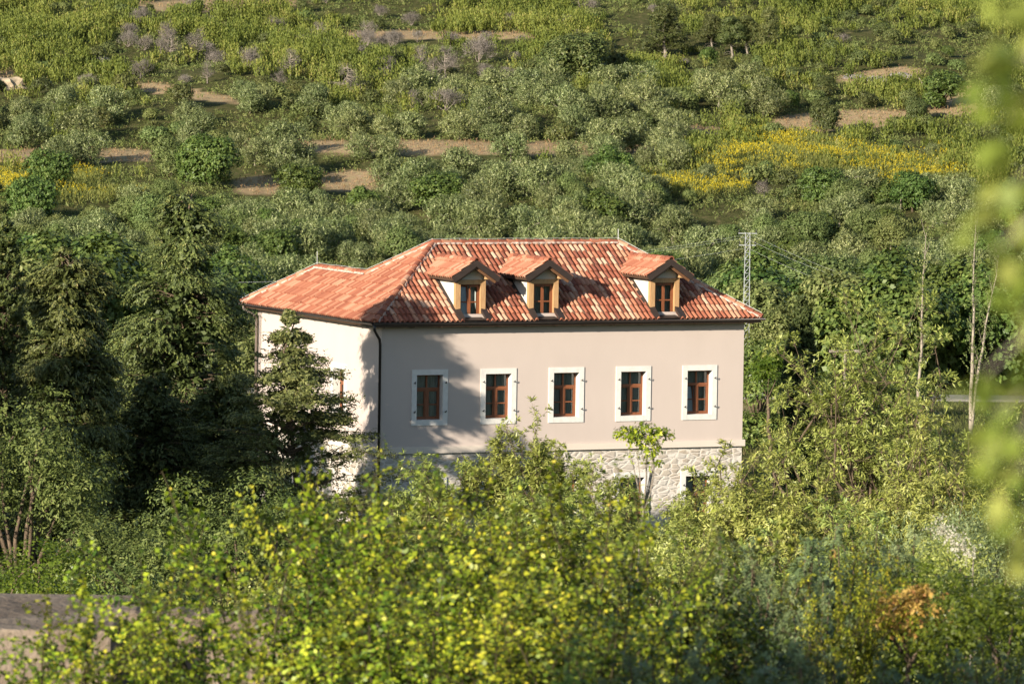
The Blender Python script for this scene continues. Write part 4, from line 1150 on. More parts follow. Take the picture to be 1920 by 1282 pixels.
def make_broom():
    rng = np.random.default_rng(503); n = 60000
    ys = 540 + 230 * rng.random(n); xs = (rng.random(n) * 2 - 1) * ys * .115
    zs = ground(xs, ys); px, py = proj(xs, ys, zs + .8)
    b = in_broom(px, py); pn = np.sin(xs / 3.3 + np.sin(ys / 15)) + np.sin(ys / 9 + xs / 5)
    k = rng.random(n) < np.clip(b * 1.6, 0, .9) * .62
    xs, ys, zs, b, pn, px, py = xs[k], ys[k], zs[k], b[k], pn[k], px[k], py[k]; n = len(xs); rep = 10
    i = np.repeat(np.arange(n), rep); off = rng.normal(size=(len(i), 2)) * .38
    h = .9 + .7 * rng.random(n)
    P = np.stack([xs[i] + off[:, 0] * .6, ys[i] + off[:, 1] * .6, zs[i] + .1 + 0 * off[:, 0]], 1)
    D = unit(np.stack([off[:, 0] * .9, off[:, 1] * .9, np.ones(len(i))], 1))
    Q, t = sprigs(rng, P, with_normals(D, unit(np.concatenate([off * 2, np.full((len(i), 1), .3)], 1))), h[i], 4, .34, .07, .25, 0, .1)
    stuff_mesh('broom_stems', Q, t, 'broom', 'grey-green broom stems massed under the yellow flowers', 'broom')
    fl = np.clip(b * .5 + pn * .28 + .35 * (np.sin(xs / 1.3 + 2 * np.sin(ys / 4)) + np.sin(ys / 4.1 + xs / 1.9)) - .08 + rng.normal(size=n) * .2, 0, 1)
    fl = np.where((px > 1500) & (py > 300), fl * .75, fl)
    k2 = rng.random(len(i)) < fl[i]
    Pf = P[k2] + D[k2] * (h[i][k2] * (.75 + .3 * rng.random(k2.sum())))[:, None]
    Q, t = sprigs(rng, Pf, D[k2], .3, 7, .11, .09, 1.2)
    stuff_mesh('broom_flowers', Q, t, 'flower', 'bright yellow broom flowers massed on the slope', 'flowers')
make_broom()
def make_grass():
    rng = np.random.default_rng(505); n = 60000
    ys = 560 + 250 * rng.random(n); xs = (rng.random(n) * 2 - 1) * ys * .112
    zs = ground(xs, ys); px, py = proj(xs, ys, zs)
    d = dryness(px, py); k = rng.random(n) < np.clip(d, 0, .8) * .75
    P = np.stack([xs, ys, zs], 1)[k]; D = unit(rng.normal(size=P.shape) * .3 + [0, 0, 1])
    Q, t = sprigs(rng, P, D, .25, 6, .3, .06, .35)
    stuff_mesh('dry_grass', Q, t, 'straw', 'straw coloured dry grass on the terrace strips', 'grass')
    n = 60000
    ys = 205 + 85 * rng.random(n); xs = -40 + 80 * rng.random(n); xs, ys = xs, ys
    k = (np.abs(ys - 281) > 4); xs, ys = xs[k], ys[k]
    P = np.stack([xs, ys, ground(xs, ys)], 1); D = unit(rng.normal(size=P.shape) * .35 + [0, 0, 1])
    Q, t = sprigs(rng, P, D, .14, 4, .22, .022, .4)
    stuff_mesh('meadow_grass', Q, t * (.4 + .6 * (np.repeat(np.sin(xs / 5) + np.sin(ys / 7), 4) * .25 + .5)), 'grass', 'green and straw meadow grass beside the road behind the villa', 'grass')
make_grass()

def make_undergrowth():
    rng = np.random.default_rng(507); n = 110000
    ys = 420 + 420 * rng.random(n); xs = (rng.random(n) * 2 - 1) * ys * .112
    zs = ground(xs, ys); px, py = proj(xs, ys, zs + .3)
    d = np.maximum(dryness(px, py), dryness(px, py - 8))
    pn = np.sin(xs / 5 + np.sin(ys / 9)) + np.sin(ys / 4.3 - xs / 11)
    k = (rng.random(n) < np.clip(.42 + .2 * pn, .05, 1) * np.where(d > .25, .03, 1)) & (py > -30) & (py < 520)
    xs, ys, zs = xs[k], ys[k], zs[k]; n = len(xs); rep = 7
    i = np.repeat(np.arange(n), rep); off = rng.normal(size=(len(i), 2)) * .35; h = (.3 + .6 * rng.random(n) ** 1.5) * np.where(py[k] < 165, .75, 1)
    P = np.stack([xs[i] + off[:, 0], ys[i] + off[:, 1], zs[i] + h[i] * .5 * rng.random(len(i))], 1)
    D = unit(np.stack([off[:, 0], off[:, 1], .6 + 0 * off[:, 0]], 1) + rng.normal(size=(len(i), 3)) * .3)
    Q, t = sprigs(rng, P, with_normals(D, unit(np.concatenate([off * 2, np.full((len(i), 1), .4)], 1))), h[i], 3, .22, .11, .7)
    tb = rng.random(n) * .6
    stuff_mesh('undergrowth', Q, np.clip(np.repeat(tb[i], 3) + t * .4, 0, 1), 'under', 'mixed low green and brownish undergrowth between the hillside trees', 'undergrowth')
LM['under'] = leaf_mat('undergrowth_leaf', [(0, (.05, .065, .02)), (.4, (.11, .135, .035)), (.75, (.19, .20, .06)), (1, (.28, .22, .11))], .12, .6, .2, .1)
make_undergrowth()

# ------------------------------------------------------------------ trees and bushes around the villa
def gz_(x, y): return float(ground(x, y))
def thing_tree(name, loc, label, cat, trunk_mb, bark, crown_Q, crown_t, leafmat, group=None, crown='crown'):
    e = empty(name, loc, label, cat, group)
    if trunk_mb is not None: trunk_mb.build('trunk', M[bark], e, True)
    link(crown, quad_mesh(crown, crown_Q, crown_t, LM[leafmat]), e)
    return e
def conifer(rng, H, prof_, ncl, tiers=0, bough=0, cl=.5, ns=20, k=7, leaf=(.11, .05), droop=.5, rise=.2, z0=.05, core=900, jit=.22):
    """spray-leaved conifer: drooping clumps of sprays on boughs, prof_(f) is the radius at height fraction f"""
    mb = MB(); trunk_tube(mb, rng, H * .97, .016 * H, .012, 8, .12)
    P, D, S, NN = [], [], [], []
    boughs = [(z0 + (.97 - z0) * rng.random(), rng.random() * 6.283, 1.0 + .5 * rng.random() ** 1.5) for _ in range(bough)]
    for b in range(ncl):
        f = z0 + (.985 - z0) * rng.random() ** .85
        if tiers: f = (math.floor(f * tiers) + .5 + rng.normal() * .16) / tiers
        f = min(.985, max(z0, f))
        a = rng.random() * 6.283
        R_ = prof_(f) * (1 + jit * rng.normal() * .5) * (.78 if bough else 1)
        if bough and rng.random() < .82:                   # clumps gather on boughs that stick out
            bf, ba, br = boughs[rng.integers(len(boughs))]; f = min(.985, max(z0, bf + rng.normal() * .010)); a = ba + rng.normal() * .20; R_ = prof_(f) * br * (.72 + .28 * rng.random())
        R_ = max(R_, .12)
        d = np.array([math.cos(a), math.sin(a), 0]); side = np.array([-math.sin(a), math.cos(a), 0])
        tip = np.array([0, 0, f * H]) + d * R_ + np.array([0, 0, R_ * (rise - .12 * droop)])
        c = cl * min(1, .22 + R_ / 1.5) * (.75 + .5 * rng.random())
        n = max(6, int(ns * (.5 + .5 * c / cl)))
        steps = 3 if tiers and R_ > .9 else 1
        for q in range(steps):
            cc = tip - d * c * .85 * q + np.array([0, 0, .02 * q])
            o = rng.normal(size=(n, 3)) * np.array([.30, .30, .20]) * c
            P.append(cc - d * c * .35 + o)
            D.append(d * (.75 + .3 * rng.random((n, 1))) + side * (o @ side)[:, None] * 1.2 / c + np.array([0, 0, -1.0]) * (droop * (.2 + .9 * rng.random((n, 1)))) + np.array([0, 0, .25]) + rng.normal(size=(n, 3)) * .22)
            S.append(np.full(n, c * .62)); NN.append(unit(o / (np.array([.30, .30, .20]) * c) * .8 + d * .7 + np.array([0, 0, .2])))
        if R_ > .45: mb.tube([Vector((0, 0, f * H - .1)), Vector(tip * [.5, .5, 1]), Vector(tip)], [.014 * R_ + .012, .012, .006], 4, False)
    P = np.concatenate(P); D = with_normals(unit(np.concatenate(D)), np.concatenate(NN)); S = np.concatenate(S)
    Q, t = sprigs(rng, P, D, S, k, leaf[0], leaf[1], .6, droop * .4, 0, .8, .1)
    if core:
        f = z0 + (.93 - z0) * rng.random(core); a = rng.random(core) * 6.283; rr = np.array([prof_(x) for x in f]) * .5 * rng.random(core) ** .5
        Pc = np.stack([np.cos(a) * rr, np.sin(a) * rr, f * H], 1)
        Qc, tc = sprigs(rng, Pc, rand_dirs(rng, core), .3, 4, .26, .16, .9); Q = np.concatenate([Q, Qc]); t = np.concatenate([t, tc * .5])  # core sprays tinted darker, inner shade put into their colour
    return mb, Q, t
def interp_prof(pts):
    a = np.array(pts, float)
    return lambda f: float(np.interp(f, a[:, 0], a[:, 1]))
def place_top(px, top, Y):
    p = at(px, top, Y); g = gz_(p.x, Y)
    return p.x, Y, g - .05, p.z - g + .05
def add_conifer(seed, px, top, Y, prof_, nbr, label, name='conifer_tree', mat='conifer', **kw):
    rng = np.random.default_rng(seed)
    x, y, g, H = place_top(px, top, Y)
    mb, Q, t = conifer(rng, H, interp_prof(prof_), nbr, **kw)
    return thing_tree(name, (x, y, g), label, 'conifer', mb, 'bark', Q, t, mat, 'conifers beside the villa')
add_conifer(601, 343, 342, 178.9, [(0, 2.5), (.3, 2.4), (.55, 2.15), (.72, 1.6), (.88, 1.05), (.96, .6), (1, .2)], 640,
            'tallest dark conifer left of the villa, its ragged crown rising above the roof', bough=58, cl=.62, ns=26, droop=.75, core=2200, jit=.26)
add_conifer(602, 543, 576, 172, [(0, 3.7), (.25, 3.2), (.45, 2.6), (.62, 1.8), (.75, 1.12), (.88, .48), (1, .04)], 230,
            'open layered conifer with a pointed tip in front of the left wall', mat='lit_conifer', tiers=13, cl=.55, ns=20, droop=.3, rise=.18, core=260, jit=.42)
add_conifer(603, 130, 457, 165, [(0, 2.1), (.3, 1.9), (.6, 1.45), (.8, 1.1), (.93, .75), (1, .3)], 480,
            'dark brownish conifer with a blunt top, between the cypress and the tallest conifer', bough=38, cl=.58, ns=26, droop=.8, core=1600)
add_conifer(604, 8, 404, 168, [(0, .95), (.4, .9), (.8, .6), (.95, .3), (1, .06)], 420,
            'slim olive-green cypress cut by the left edge of the picture', cl=.34, ns=18, droop=-.9, core=500, jit=.12)
add_conifer(605, 232, 640, 186, [(0, 2.8), (.4, 2.4), (.8, 1.3), (1, .15)], 240, 'shaded conifer hidden low between the two big dark conifers', cl=.6, core=1000)
add_conifer(606, 70, 620, 190, [(0, 3.0), (.4, 2.6), (.8, 1.4), (1, .15)], 240, 'shaded conifer behind the slim cypress at far left', cl=.6, core=1000)
add_conifer(607, 425, 700, 176, [(0, 2.4), (.4, 2.0), (.8, 1.0), (1, .12)], 260, 'bushy low conifer filling the gap left of the layered conifer', cl=.5, ns=22, droop=.5, core=900)
add_conifer(608, 1503, 556, 204, [(0, .85), (.3, .8), (.7, .55), (.9, .3), (1, .05)], 520,
            'slender dark column cypress right of the villa behind the almond tree', 'cypress_tree', 'cypress', cl=.30, ns=18, droop=-.9, core=500, jit=.1)

# ---- broadleaf trees with drooping leaves on the left
def leafy(seed, px, top, Y, rx, lobes, n, leaf, mat, label, name, cat='tree', bark='bark', k=5, sl=.4, up=.35, droop=.5, spread=.8, bottom=.25, r0=.3, r1=.45, group=None, minz=-.6, inner=.3, flat=.85, twigs=0, limb=1.0):
    rng = np.random.default_rng(seed)
    x, y, g, H = place_top(px, top, Y)
    mb = MB(); tp = trunk_tube(mb, rng, H * max(.18, bottom), .03 * H * .55 + .02, .05)
    zc = H * (1 + bottom) / 2; rz = H * (1 - bottom) / 2
    lob = make_lobes(rng, int(lobes * 1.9), rx * .95, rz * .85, zc, r0 * .6 * rx, r1 * .74 * rx, flat * .85); lob = np.concatenate([lob, [[0, 0, zc, rx * .45, flat]]])
    if bottom < .15: lob = np.concatenate([lob, [[rx * .5 * math.cos(a), rx * .5 * math.sin(a), H * (.12 + .14 * rng.random()), r1 * rx * .9, flat] for a in np.arange(7) * .9 + rng.random()]])
    limbs(mb, rng, tp, lob[:lobes // 2, :3] * [.8, .8, 1], (.016 * H * .6 + .01) * limb, .12)
    P, D = lobe_points(rng, lob, n, up, inner, minz)
    Q, t = sprigs(rng, P, D, sl, k, leaf[0], leaf[1], spread, droop, .1, .5)
    if twigs:
        i = rng.choice(len(P), twigs)
        for q in i: mb.tube([Vector(P[q]), Vector(P[q] + D[q] * sl)], [.008, .003], 3, False)
    return thing_tree(name, (x, y, g), label, cat, mb, bark, Q, t, mat, group)
leafy(611, 40, 632, 130, 2.5, 20, 4200, (.12, .045), 'cherry', 'dark green drooping-leaved tree at the left edge below the cypress', 'cherry_tree', bottom=.05)
leafy(612, 425, 826, 122, 2.3, 16, 4200, (.10, .042), 'cherry', 'rounded dull green tree with drooping leaves below the layered conifer', 'cherry_tree', bottom=.1)
leafy(613, 245, 900, 116, 1.9, 14, 3600, (.10, .042), 'cherry', 'low dull green tree with drooping leaves left of the rounded one', 'cherry_tree', bottom=.1)
leafy(614, 590, 880, 128, 1.7, 12, 2600, (.10, .042), 'cherry', 'dull green tree crown between the layered conifer and the downpipe', 'cherry_tree', bottom=.1)
add_conifer(615, 165, 690, 174, [(0, 2.2), (.5, 1.8), (1, .3)], 200, 'shaded conifer in the dark gap right of the drooping-leaved tree', mat='cypress', cl=.6, core=900)  # darker spray colour stands in for the shade of the gap
add_conifer(616, 290, 700, 174, [(0, 2.2), (.5, 1.8), (1, .3)], 200, 'shaded conifer low in the dark gap under the tallest conifer', mat='cypress', cl=.6, core=900)  # dark sprays again, the gap's shade put into the leaf colour
leafy(617, 60, 960, 100, 1.7, 12, 2400, (.09, .045), 'ivy', 'bright leafy shrub low at the left edge above the concrete slab', 'leafy_shrub', 'shrub', bottom=0)
leafy(618, 470, 1040, 92, 1.5, 12, 2600, (.07, .04), 'almond', 'fine pale green shrub behind the low wall, left of centre', 'leafy_shrub', 'shrub', bottom=0)
leafy(619, 250, 1050, 90, 1.5, 12, 2400, (.08, .04), 'cherry', 'dull green shrub behind the concrete slab', 'leafy_shrub', 'shrub', bottom=0)
leafy(620, 640, 1010, 100, 1.5, 12, 2400, (.07, .035), 'almond', 'pale green shrub behind the wall under the layered conifer', 'leafy_shrub', 'shrub', bottom=0)

# ---- almond trees: long narrow leaves in whorls at the ends of bare grey twigs
def almond(seed, px, top, Y, rx, nb, label, bottom=.18, shoots=0, leafn=9, upright=.35, dead=0, twig=5, name='almond_tree', mat='almond', cloud=0):
    rng = np.random.default_rng(seed)
    x, y, g, H = place_top(px, top, Y)
    mb = MB(); tp = trunk_tube(mb, rng, H * .22, .032 * H * .6, .08, 4, .8)
    tips, dirs = [], []
    def twigs(p, d, n, L):
        for _ in range(n):
            dd = Vector(d) + Vector(rng.normal(size=3)) * .65 + Vector((0, 0, upright)); dd.normalize()
            l = L * (.5 + .8 * rng.random()); m = p + dd * l * .5 + Vector(rng.normal(size=3)) * .05; e_ = p + dd * l
            mb.tube([p, m, e_], [.009, .006, .003], 3, False)
            for q in (.35, .6, .85, 1.0): tips.append(p.lerp(e_, q)); dirs.append(dd)
    for b in range(nb):
        a = rng.random() * 6.283; f = rng.random() ** .6
        zt = H * (bottom + (1 - bottom) * rng.random() ** .7)
        q = math.sqrt(max(.05, 1 - ((zt / H - (1 + bottom) / 2) / ((1 - bottom) / 2 + .02)) ** 2))
        tgt = Vector((math.cos(a) * rx * f * q, math.sin(a) * rx * f * q, zt * .96))
        off = Vector(rng.normal(size=3)) * .13 * (tgt - tp).length; pts = []; jw = .05 * (tgt - tp).length
        for i in range(6):
            s_ = i / 5; pts.append(tp.lerp(tgt, s_) + off * math.sin(math.pi * s_) + Vector(rng.normal(size=3)) * jw * (0 < i) + Vector((0, 0, .1 * H * math.sin(math.pi * s_) * (1 - zt / H))))
        r0 = .008 * H * (.4 + .6 * rng.random())
        mb.tube(pts, [r0, r0 * .8, r0 * .6, r0 * .42, .013, .006], 5, False)
        for i in (2, 3, 4, 5):
            d = (pts[i] - pts[i - 1]).normalized(); twigs(pts[i], d, twig if i > 2 else 2, .42)
    for s_ in range(shoots):
        a = rng.random() * 6.283; q = rx * rng.random() ** .5
        p = Vector((math.cos(a) * q, math.sin(a) * q, H * (.55 + .1 * rng.random()))); L = H * (.99 - .25 * (q / rx)) - p.z
        L *= .8 + .25 * rng.random()
        d = Vector((rng.normal() * .12, rng.normal() * .12, 1)); pts = [p + d * L * i / 5 + Vector(rng.normal(size=3)) * .03 for i in range(6)]
        mb.tube(pts, np.linspace(.02, .006, 6), 4, False)
        for i in range(1, 6): twigs(pts[i], d, 3, .35); tips.append(pts[i]); dirs.append(d)
    for b in range(dead):
        i = rng.integers(len(tips)); p = tips[i]
        for _ in range(3):
            d = (Vector(dirs[i]) + Vector(rng.normal(size=3)) * .8).normalized(); mb.tube([p, p + d * .5, p + d * .9 + Vector(rng.normal(size=3)) * .15], [.008, .006, .003], 3, False)
    P = np.array(tips); D = unit(np.array(dirs))
    P = P + rng.normal(size=P.shape) * .05
    Q, t = sprigs(rng, P, D, .10, max(3, leafn // 3), .16, .042, 1.0, .45, -.2, .7)
    ti = np.arange(3, len(P), 4)
    Qe, te = sprigs(rng, P[ti], D[ti], .12, leafn + 2, .17, .045, .9, .5, 0, .7); Q = np.concatenate([Q, Qe]); t = np.concatenate([t, te])
    if cloud:
        lob = make_lobes(rng, 16, rx * .75, H * (1 - bottom) * .36, H * (1 + bottom) / 2, .3 * rx, .42 * rx)
        P2, D2 = lobe_points(rng, lob, cloud, .4, .5)
        Q2, t2 = sprigs(rng, P2, D2, .3, 6, .15, .04, .85, .4, 0, .5); Q = np.concatenate([Q, Q2]); t = np.concatenate([t, t2])
    return thing_tree(name, (x, y, g), label, 'almond tree', mb, 'bark', Q, t, mat, 'almond trees around the villa')
almond(631, 1635, 540, 150, 3.2, 78, 'large open almond tree right of the villa with dark crooked branches', .1, 0, 10, .35, 40, 5, cloud=1000)
almond(632, 985, 796, 160, 1.9, 24, 'pale almond with tall leafy shoots in front of the second and third windows', .2, 26, 10, .5, cloud=500)
almond(633, 800, 858, 158, 1.3, 16, 'low leafy almond in front of the stone base under the first window', .2, 8, 10, .5, cloud=500)
almond(634, 1130, 860, 156, 1.4, 18, 'almond bush in front of the stone base under the fourth window', .2, 6, 10, .5, cloud=500)
almond(635, 1310, 895, 152, 1.5, 20, 'almond bush covering the ground floor door at the right end of the villa', .2, 4, 10, .4, cloud=700)
almond(636, 1440, 850, 140, 2.3, 36, 'spreading almond at the right corner of the villa below the cypress', .02, 4, 10, .35, 16, cloud=1900)
almond(637, 1720, 800, 138, 2.6, 40, 'almond with a thick dark leaning limb below the large open almond', .02, 0, 10, .3, 24, cloud=1800)
almond(638, 1890, 760, 150, 1.8, 24, 'almond at the right edge of the picture under the blurred twigs', .2, 0, 10, .3, cloud=500)
almond(639, 1010, 905, 130, 2.2, 26, 'wide pale shrub-like almond in front of the middle of the villa', .1, 8, 10, .4, cloud=1600)
almond(640, 1560, 960, 110, 1.9, 20, 'leafy almond low behind the blue-green junipers', .1, 0, 10, .3, cloud=1200)
almond(641, 760, 930, 126, 1.6, 20, 'pale shrub-like almond below the villa corner', .1, 4, 10, .4, cloud=1200)
leafy(642, 1800, 900, 84, 1.4, 14, 2600, (.07, .02), 'juniper', 'greyish broom-like shrub at right behind the white blossoms', 'leafy_shrub', 'shrub', bottom=.05, up=.9, droop=.1, spread=.4)
leafy(643, 1240, 930, 118, 1.6, 12, 2600, (.08, .035), 'almond', 'light green bush below the fourth and fifth windows', 'leafy_bush', 'bush', bottom=.05)

# ---- thin sapling with an umbrella of bright leaves
def sapling():
    rng = np.random.default_rng(651); x, y, g, H = place_top(1207, 792, 84)
    mb = MB(); pts = [Vector((.06 * math.sin(i * 1.1), 0, H * .93 * i / 8)) for i in range(9)]
    mb.tube(pts, np.linspace(.03, .012, 9), 6, False)
    lob = [[.0, 0, H - .2, .20, .8], [-.3, 0, H - .23, .17, .6], [.27, .05, H - .24, .17, .7], [.1, -.1, H - .42, .15, .8], [-.12, .1, H - .3, .15, .6], [.16, 0, H - .62, .11, 1.1], [-.18, 0, H - .58, .07, 1]]
    for l in lob: limbs(mb, rng, pts[6], [l[:3]], .012, .1)
    P, D = lobe_points(rng, lob, 330, .3, .7); Q, t = sprigs(rng, P, D, .12, 5, .055, .036, .9, .6)
    thing_tree('sapling', (x, y, g), 'thin sapling with a small umbrella of bright leaves before the fourth window', 'sapling', mb, 'bark_grey', Q, t, 'thorn')
sapling()

# ---- thorn bushes in the foreground: arching zigzag stems, small round leaves, flat yellow fruits
TH = {}
def thorn_proto(key, seed, ns=19, H=2.3, rx=1.0):
    rng = np.random.default_rng(seed); mb = MB(); LP, LD, FP, FD = [], [], [], []
    for s_ in range(ns):
        a = rng.random() * 6.283; L = H * (.65 + .5 * rng.random()); out = rx * (.25 + .9 * rng.random()) / L
        p = Vector((math.cos(a) * .15, math.sin(a) * .15, 0)); d = Vector((math.cos(a) * out * .6, math.sin(a) * out * .6, 1)).normalized()
        pts = [p]; n = 11
        for i in range(n):
            d = (d + Vector((math.cos(a), math.sin(a), -.35)) * .035 * out * 6 * (i / n) + Vector(rng.normal(size=3)) * .09).normalized()
            pts.append(pts[-1] + d * L / n)
            if i < 2: continue
            if rng.random() < .3: continue
            for q in range(4):
                dd = (d + Vector(rng.normal(size=3)) * .75 + Vector((0, 0, .05))).normalized(); l = .22 + .42 * rng.random() * (1.1 - .5 * i / n)
                b = pts[-1]; tw = [b]; m = max(4, int(l / .045)); e_ = dd
                sd = e_.orthogonal().normalized()
                for k in range(m):
                    e_ = (e_ + Vector(rng.normal(size=3)) * .16 + Vector((0, 0, -.03))).normalized()
                    tw.append(tw[-1] + e_ * l / m)
                    s2 = sd if k % 2 else -sd
                    for s3 in (s2, -s2) if k % 2 else (s2,): LP.append(tw[-1]); LD.append((e_ * .5 + s3 + Vector(rng.normal(size=3)) * .4 + Vector((0, 0, -.15))).normalized())
                    if rng.random() < .07 and k > 1:
                        FP.append(tw[-1] + Vector(rng.normal(size=3)) * .015); FD.append(s2)
                mb.tube(tw[::3] + [tw[-1]], [.004] * len(tw[::3]) + [.0015], 3, False)
        mb.tube(pts, np.linspace(.016, .004, len(pts)), 5, False)
    P = np.array(LP); D = unit(np.array(LD)); n = len(P)
    tint = np.clip(rng.random(n) * .85 + .15 * np.sin(P[:, 0] * 5), 0, 1)
    N = unit(P - np.array([0, 0, H * .35]) + rng.normal(size=P.shape) * .4); D = unit(D - N * (.6 * (D * N).sum(1, keepdims=True)))
    Q = leaves(rng, P, D, .056, .044, .18, .5, N)
    fp = np.array(FP); nf = len(fp)
    ring = []
    up_n = unit(rng.normal(size=(nf, 3)) * .6 + [0, -.4, .8]); e1 = unit(np.cross(up_n, rand_dirs(rng, nf))); e2 = np.cross(up_n, e1)
    r = .016 * (.8 + .4 * rng.random((nf, 1)))
    FQ = []
    for j in range(3):                                    # a disc as three quads fanned round its axis
        a0, a1, a2 = [2 * math.pi * (j * 2 + q) / 6 for q in (0, 1, 2)]
        FQ.append(np.stack([fp, fp + (e1 * math.cos(a0) + e2 * math.sin(a0)) * r + up_n * .003, fp + (e1 * math.cos(a1) + e2 * math.sin(a1)) * r + up_n * .003, fp + (e1 * math.cos(a2) + e2 * math.sin(a2)) * r + up_n * .003], 1))
    FQ = np.concatenate(FQ); ft = np.tile(rng.random(nf), 3)
    TH[key] = float(np.percentile(P[:, 2], 99.3))
    proto(key, mb.mesh('thorn_stems', M['stem'], True), quad_mesh('thorn_leaves', Q, tint, LM['thorn' if key[-1] in '01389' else 'thorn2']), [('fruits', quad_mesh('thorn_fruits', FQ, ft, LM['fruit']))])
for i in range(4): thorn_proto('thorn%d' % i, 660 + i)
thorn_proto('thorn8', 668, 8); thorn_proto('thorn9', 669, 9)
THORN = [  # px, top px, distance, width factor, label
    (605, 868, 44, .75, 'tall yellow-green thorn bush whose top twigs reach the layered conifer'),
    (480, 945, 41, 1.0, 'loose thorn bush with bright sprays before the rounded dull green tree'),
    (720, 930, 43, 1.0, 'thorn bush before the downpipe corner of the villa'),
    (850, 905, 42, .95, 'dense thorn bush before the first and second windows'),
    (1000, 915, 44, .9, 'dense thorn bush before the pale almond shoots'),
    (1110, 905, 40, .95, 'dense thorn bush before the third window'),
    (1230, 955, 43, 1.0, 'thorn bush before the thin sapling'),
    (1255, 1010, 43, .7, 'thorn bush hugging the left side of the junipers'),
    (300, 1050, 40, 1.0, 'sparse thorn bush trailing over the low wall at left'),
    (150, 1075, 39, 1.0, 'sparse thorn bush hanging before the concrete slab'),
    (10, 1090, 37, 1.0, 'thorn bush at the left edge before the concrete slab'),
    (560, 1060, 37, 1.0, 'thorn bush low before the stone wall, left of centre'),
    (760, 1060, 36, 1.0, 'yellow thorn bush low in the middle of the foreground'),
    (960, 1060, 36, 1.0, 'thorn bush low in the foreground right of the middle'),
    (1080, 1090, 35, 1.0, 'thorn bush low before the dark junipers at the bottom'),
    (410, 1170, 36, .8, 'thorn bush with orange tinged sprays at the bottom left'),
    (1580, 1010, 47, .5, 'narrow yellow thorn bush growing between the junipers'),
]
def put_thorns():
    rng = np.random.default_rng(670)
    for i, (px, top, Y, wf, lab) in enumerate(THORN):
        x, y, g, H = place_top(px, top, Y); k = 'thorn%d' % (i % 4 if px > 600 else 8 + i % 2); s = H / TH[k]
        plant(k, 'thorn_bush', (x, y, g), lab, 'thorn bush', 'thorn bushes in the foreground', rng.random() * 6.283, (s ** .4 * wf, s ** .4 * wf, s), 'leaves')
put_thorns()

# ---- junipers
def juniper_proto(key, seed, npl=28, H=2.2, rx=1.0):
    rng = np.random.default_rng(seed); mb = MB(); P, D, S, T = [], [], [], []
    for i in range(npl):
        a = rng.random() * 6.283; q = rx * rng.random() ** .5
        zt = H * (1.0 - .5 * (q / rx) ** 1.5) * (.72 + .33 * rng.random())
        b = Vector((math.cos(a) * q * .35, math.sin(a) * q * .35, .1)); t = Vector((math.cos(a) * q, math.sin(a) * q, zt))
        lean = (t - b).normalized(); mb.tube([b, b.lerp(t, .5), t], [.03, .02, .006], 4, False)
        n = 34
        for k in range(n):
            f = .35 + .65 * (k + rng.random()) / n; p = b.lerp(t, f)
            r = .36 * (1.05 - f) ** .6 + .03
            dd = Vector(rng.normal(size=3)); dd -= lean * dd.dot(lean); dd.normalize()
            P.append(p + dd * r * .25); D.append((dd * .8 + lean * .9 + Vector((0, 0, .1)))); S.append(r * .9)
            T.append(rng.random() * .5 + (.45 if rng.random() < .05 else 0) + .15 * math.sin(i * 7.1))
    P = np.array(P); D = unit(np.array(D)); S = np.array(S); D = with_normals(D, D + [0, 0, .1])
    Q, t = sprigs(rng, P, D, S, 16, .06, .02, .7, .05, 0, 1.0, .1)
    t = np.clip(np.repeat(np.array(T), 16) * .8 + t * .3, 0, 1)
    proto(key, mb.mesh('juniper_stems', M['bark'], True), quad_mesh('juniper_foliage', Q, t, LM['juniper']))
for i in range(3): juniper_proto('juniper%d' % i, 680 + i)
JUN = [(1400, 965, 54, .9, 'blue-green juniper at the left of the juniper row, below the villa corner'), (1500, 935, 56, 1.0, 'tall blue-green juniper with pointed plumes beneath the spreading almond'),
       (1600, 945, 57, 1.0, 'blue-green juniper in the middle of the juniper row'), (1690, 950, 58, .9, 'juniper with rusty tips right of the narrow yellow thorn bush'),
       (1540, 1060, 49, .8, 'shaded juniper with brown inner twigs in the lower row'), (1420, 1120, 44, .9, 'dark juniper in the shade at the bottom, left of the lower right corner'),
       (1250, 1150, 34, .9, 'dark blurred juniper at the bottom edge right of the middle'), (1560, 1160, 35, .9, 'dark blurred juniper at the bottom edge'),
       (1100, 1120, 37, .6, 'small grey-green juniper among the thorn bushes at the bottom'), (1740, 1190, 36, .9, 'dark blurred juniper in the bottom right corner'), (1880, 1180, 38, .9, 'dark juniper cut by the bottom right edge'),
       (1400, 1190, 33, .9, 'low dark juniper between the two blurred ones at the bottom')]
def put_junipers():
    rng = np.random.default_rng(690)
    for i, (px, top, Y, wf, lab) in enumerate(JUN):
        x, y, g, H = place_top(px, top, Y); s = H / 2.2
        plant('juniper%d' % (i % 3), 'juniper', (x, y, g), lab, 'juniper', 'junipers in the lower right', rng.random() * 6.283, (max(.7, s ** .5) * wf, max(.7, s ** .5) * wf, s), 'foliage')
put_junipers()
leafy(701, 1770, 1020, 50, .95, 14, 2200, (.045, .026), 'ivy', 'bright green creeper-covered bush in the lower right', 'creeper_bush', 'bush', bottom=.05, sl=.22, droop=.5)
leafy(702, 1880, 1060, 47, .8, 12, 1700, (.045, .026), 'ivy', 'bright green bush cut by the right edge, low down', 'creeper_bush', 'bush', bottom=.05, sl=.22, droop=.5)
leafy(703, 1705, 1078, 47.5, .5, 7, 330, (.05, .03), 'rust', 'small orange-leaved creeper hanging left of the bright green bush', 'orange_creeper', 'creeper', bottom=.45, sl=.15, droop=.8, r0=.16, r1=.34, inner=.8)
leafy(704, 1800, 925, 66, .8, 12, 1500, (.06, .02), 'almond', 'pale bush under the white blossoms at right', 'leafy_bush', 'bush', bottom=.05, up=.7, droop=.1)
